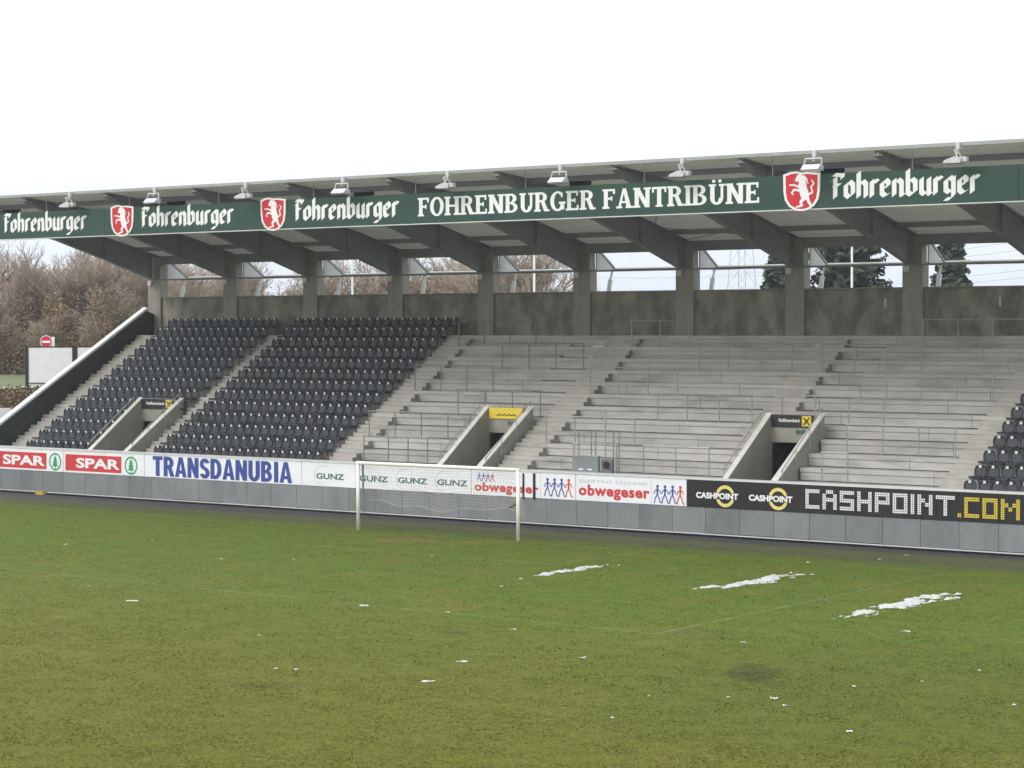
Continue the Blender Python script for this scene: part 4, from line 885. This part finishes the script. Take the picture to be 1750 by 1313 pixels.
for i in range(16):
    x, y = -77.5 + 1.05 * i + rnd.uniform(-.4, .4), 43.5 + .82 * i + rnd.uniform(-.8, .8)
    t = empty('shrub', (x, y, terrain(x, y)), 'brown leafed shrub, %s from the left along the wood edge' % ORD[i], 'shrub', 'shrubs along the wood edge', rz=i * .9); t.scale = (1, 1, rnd.uniform(.8, 1.5))
    for nm, me in zip(('stems', 'foliage'), SHR[i % 3]): o = bpy.data.objects.new(nm, me); COL.objects.link(o); o.parent = t
BT = [(0, -60.5, 53.5, 1.0), (2, -57.5, 55, 1.02), (1, -54.8, 56.5, 1.05), (3, -52.2, 58.2, 1.15), (3, -49.6, 60.2, 1.15), (1, -47.2, 62.2, 1.15), (3, -45.0, 62.8, 1.05), (0, -38.5, 60.5, 1.1), (0, -35.3, 59.5, 1.12), (2, -41.5, 63, 1.05), (3, -50.5, 64, 1.2), (3, -47.0, 66.5, 1.2), (0, -32.0, 62.5, .74)]
BT.sort(key=lambda q_: .803 * q_[1] + .595 * q_[2])
for i, (v, x, y, s) in enumerate(BT):
    place_tree(v, x, y, s, i * 2.1 + .4, ['bare grey tree', 'brown leaved tree', 'tall bare tree with few leaves', 'rusty brown bushy tree'][v] + ' behind the openings under the roof, %s from left' % ORD[i], GB)
def conifer(seed, H, W):
    r_ = random.Random(seed); tr, cr_ = MB(), MB(); tr.tube((0, 0, -.3), (0, 0, H), H * .017, 7, .02)
    z = H * .10
    while z < H * .985:
        f = 1 - z / H; L = W * (f ** .8) * r_.uniform(.8, 1.1) + .12; nb = 7 + int(5 * f)
        for k in range(nb):
            t = 2 * math.pi * (k + r_.random()) / nb; l = L * r_.uniform(.55, 1.12); dr = Vector((math.cos(t), math.sin(t), r_.uniform(-.55, .30))); side_ = Vector((-math.sin(t), math.cos(t), 0)); st = max(4, int(l * 9))
            tr.tube((0, 0, z), Vector((0, 0, z)) + dr * l * .9, .025 * (f + .3), 3, .006, cap=False)
            for i in range(st):
                u = (i + .5) / st; c_ = Vector((0, 0, z)) + dr * (l * u) + Vector((0, 0, .10 * u * l * u))
                for s_ in (-1, 1):
                    w_ = (.30 + .55 * (1 - u)) * r_.uniform(.5, 1.1); q_ = c_ + side_ * (s_ * w_) + dr * r_.uniform(.05, .25) + Vector((0, 0, r_.uniform(-.45, .25)))
                    cr_.add([c_ + Vector((0, 0, .05)), c_ + dr * .34 + Vector((0, 0, -.16)), q_], [(0, 1, 2)])
        z += H * .011 * r_.uniform(.6, 1.5)
    return tr.mesh('trunk', 'bark'), cr_.mesh('crown', 'needle')
for i, (x, y, H, W, lab) in enumerate(((-21.4, 69.4, 10.4, 2.6, 'dark conifer partly hidden by a column, leftmost of the three'), (-17.85, 72.0, 15.5, 4.2, 'broad dark conifer filling the opening above the black bank sign'), (-12.1, 76.3, 10.6, 2.3, 'slim dark conifer in the rightmost opening'))):
    t = empty('conifer', (x, y, terrain(x, y)), lab, 'conifer', 'conifers behind the stand')
    for nm, me in zip(('trunk', 'crown'), conifer(40 + i, H, W)): o = bpy.data.objects.new(nm, me); COL.objects.link(o); o.parent = t
for i, (x, y, h) in enumerate(((-1.06, 40.86, 11), (-16.14, 33.41, 10.5), (-31.81, 36.73, 10), (-29.32, 38.58, 10))):
    t = empty('flag_pole', (x, y, terrain(x, y)), 'thin white pole behind the stand, %s from the right' % ORD[i], 'pole', 'white poles behind the stand'); 
    mb = MB(); mb.tube((0, 0, -.3), (0, 0, h), .075, 8, .05); child(t, 'shaft', mb, 'white'); mb = MB(); mb.tube((0, 0, h), (0, 0, h + .12), .09, 8, .03); child(t, 'finial', mb, 'trim')
# pylon with cables, far off
t = empty('power_pylon', (-155, 290, terrain(-155, 290)), 'distant lattice power pylon seen through the opening', 'pylon')
mb = MB(); Hh = 34
for s1 in (-1, 1):
    for s2 in (-1, 1): mb.tube((s1 * 2.6, s2 * 2.6, 0), (s1 * .4, s2 * .4, Hh), .06, 4)
for i in range(9):
    a, c_ = i / 9, (i + 1) / 9; wa, wc = 2.6 - 2.2 * a, 2.6 - 2.2 * c_
    for s_ in (-1, 1): mb.tube((-wa, s_ * wa, Hh * a), (wc, s_ * wc, Hh * c_), .03, 3); mb.tube((wa, s_ * wa, Hh * a), (-wc, s_ * wc, Hh * c_), .03, 3)
child(t, 'lattice', mb, 'rail'); mb = MB()
for z in (14, 18, 24): mb.tube((-6.5, 0, z), (6.5, 0, z + .4), .07, 4)
child(t, 'cross_arms', mb, 'rail'); mb = MB()
for z in (14, 18, 24):
    for xx in (-6, 6):
        P_ = [(xx + k * 16, -k * 12, z - 5 * math.sin(math.pi * (k + 9) / 18)) for k in range(-9, 10)]
        for a, c_ in zip(P_, P_[1:]): mb.tube(a, c_, .03, 3, cap=False)
child(t, 'cables', mb, 'rail')

# ------------------------------------------------------------------ thin winter haze round the whole place, added to lift the dark tones
hm = bpy.data.materials.new('winter_haze'); hm.use_nodes = True; ht = hm.node_tree; ht.nodes.clear()
ho = ht.nodes.new('ShaderNodeOutputMaterial'); hv = ht.nodes.new('ShaderNodeVolumePrincipled'); hv.inputs['Color'].default_value = (.93, .95, 1, 1); hv.inputs['Density'].default_value = .00033; hv.inputs['Anisotropy'].default_value = .3
ht.links.new(hv.outputs[0], ho.inputs['Volume']); MT['haze'] = hm
mb = MB(); mb.box(-2600, 1600, -700, 3100, -1.2, 46); mb.build('haze', 'haze', kind='stuff', label='thin pale winter haze added over the whole ground to lift the darks', cat='haze')
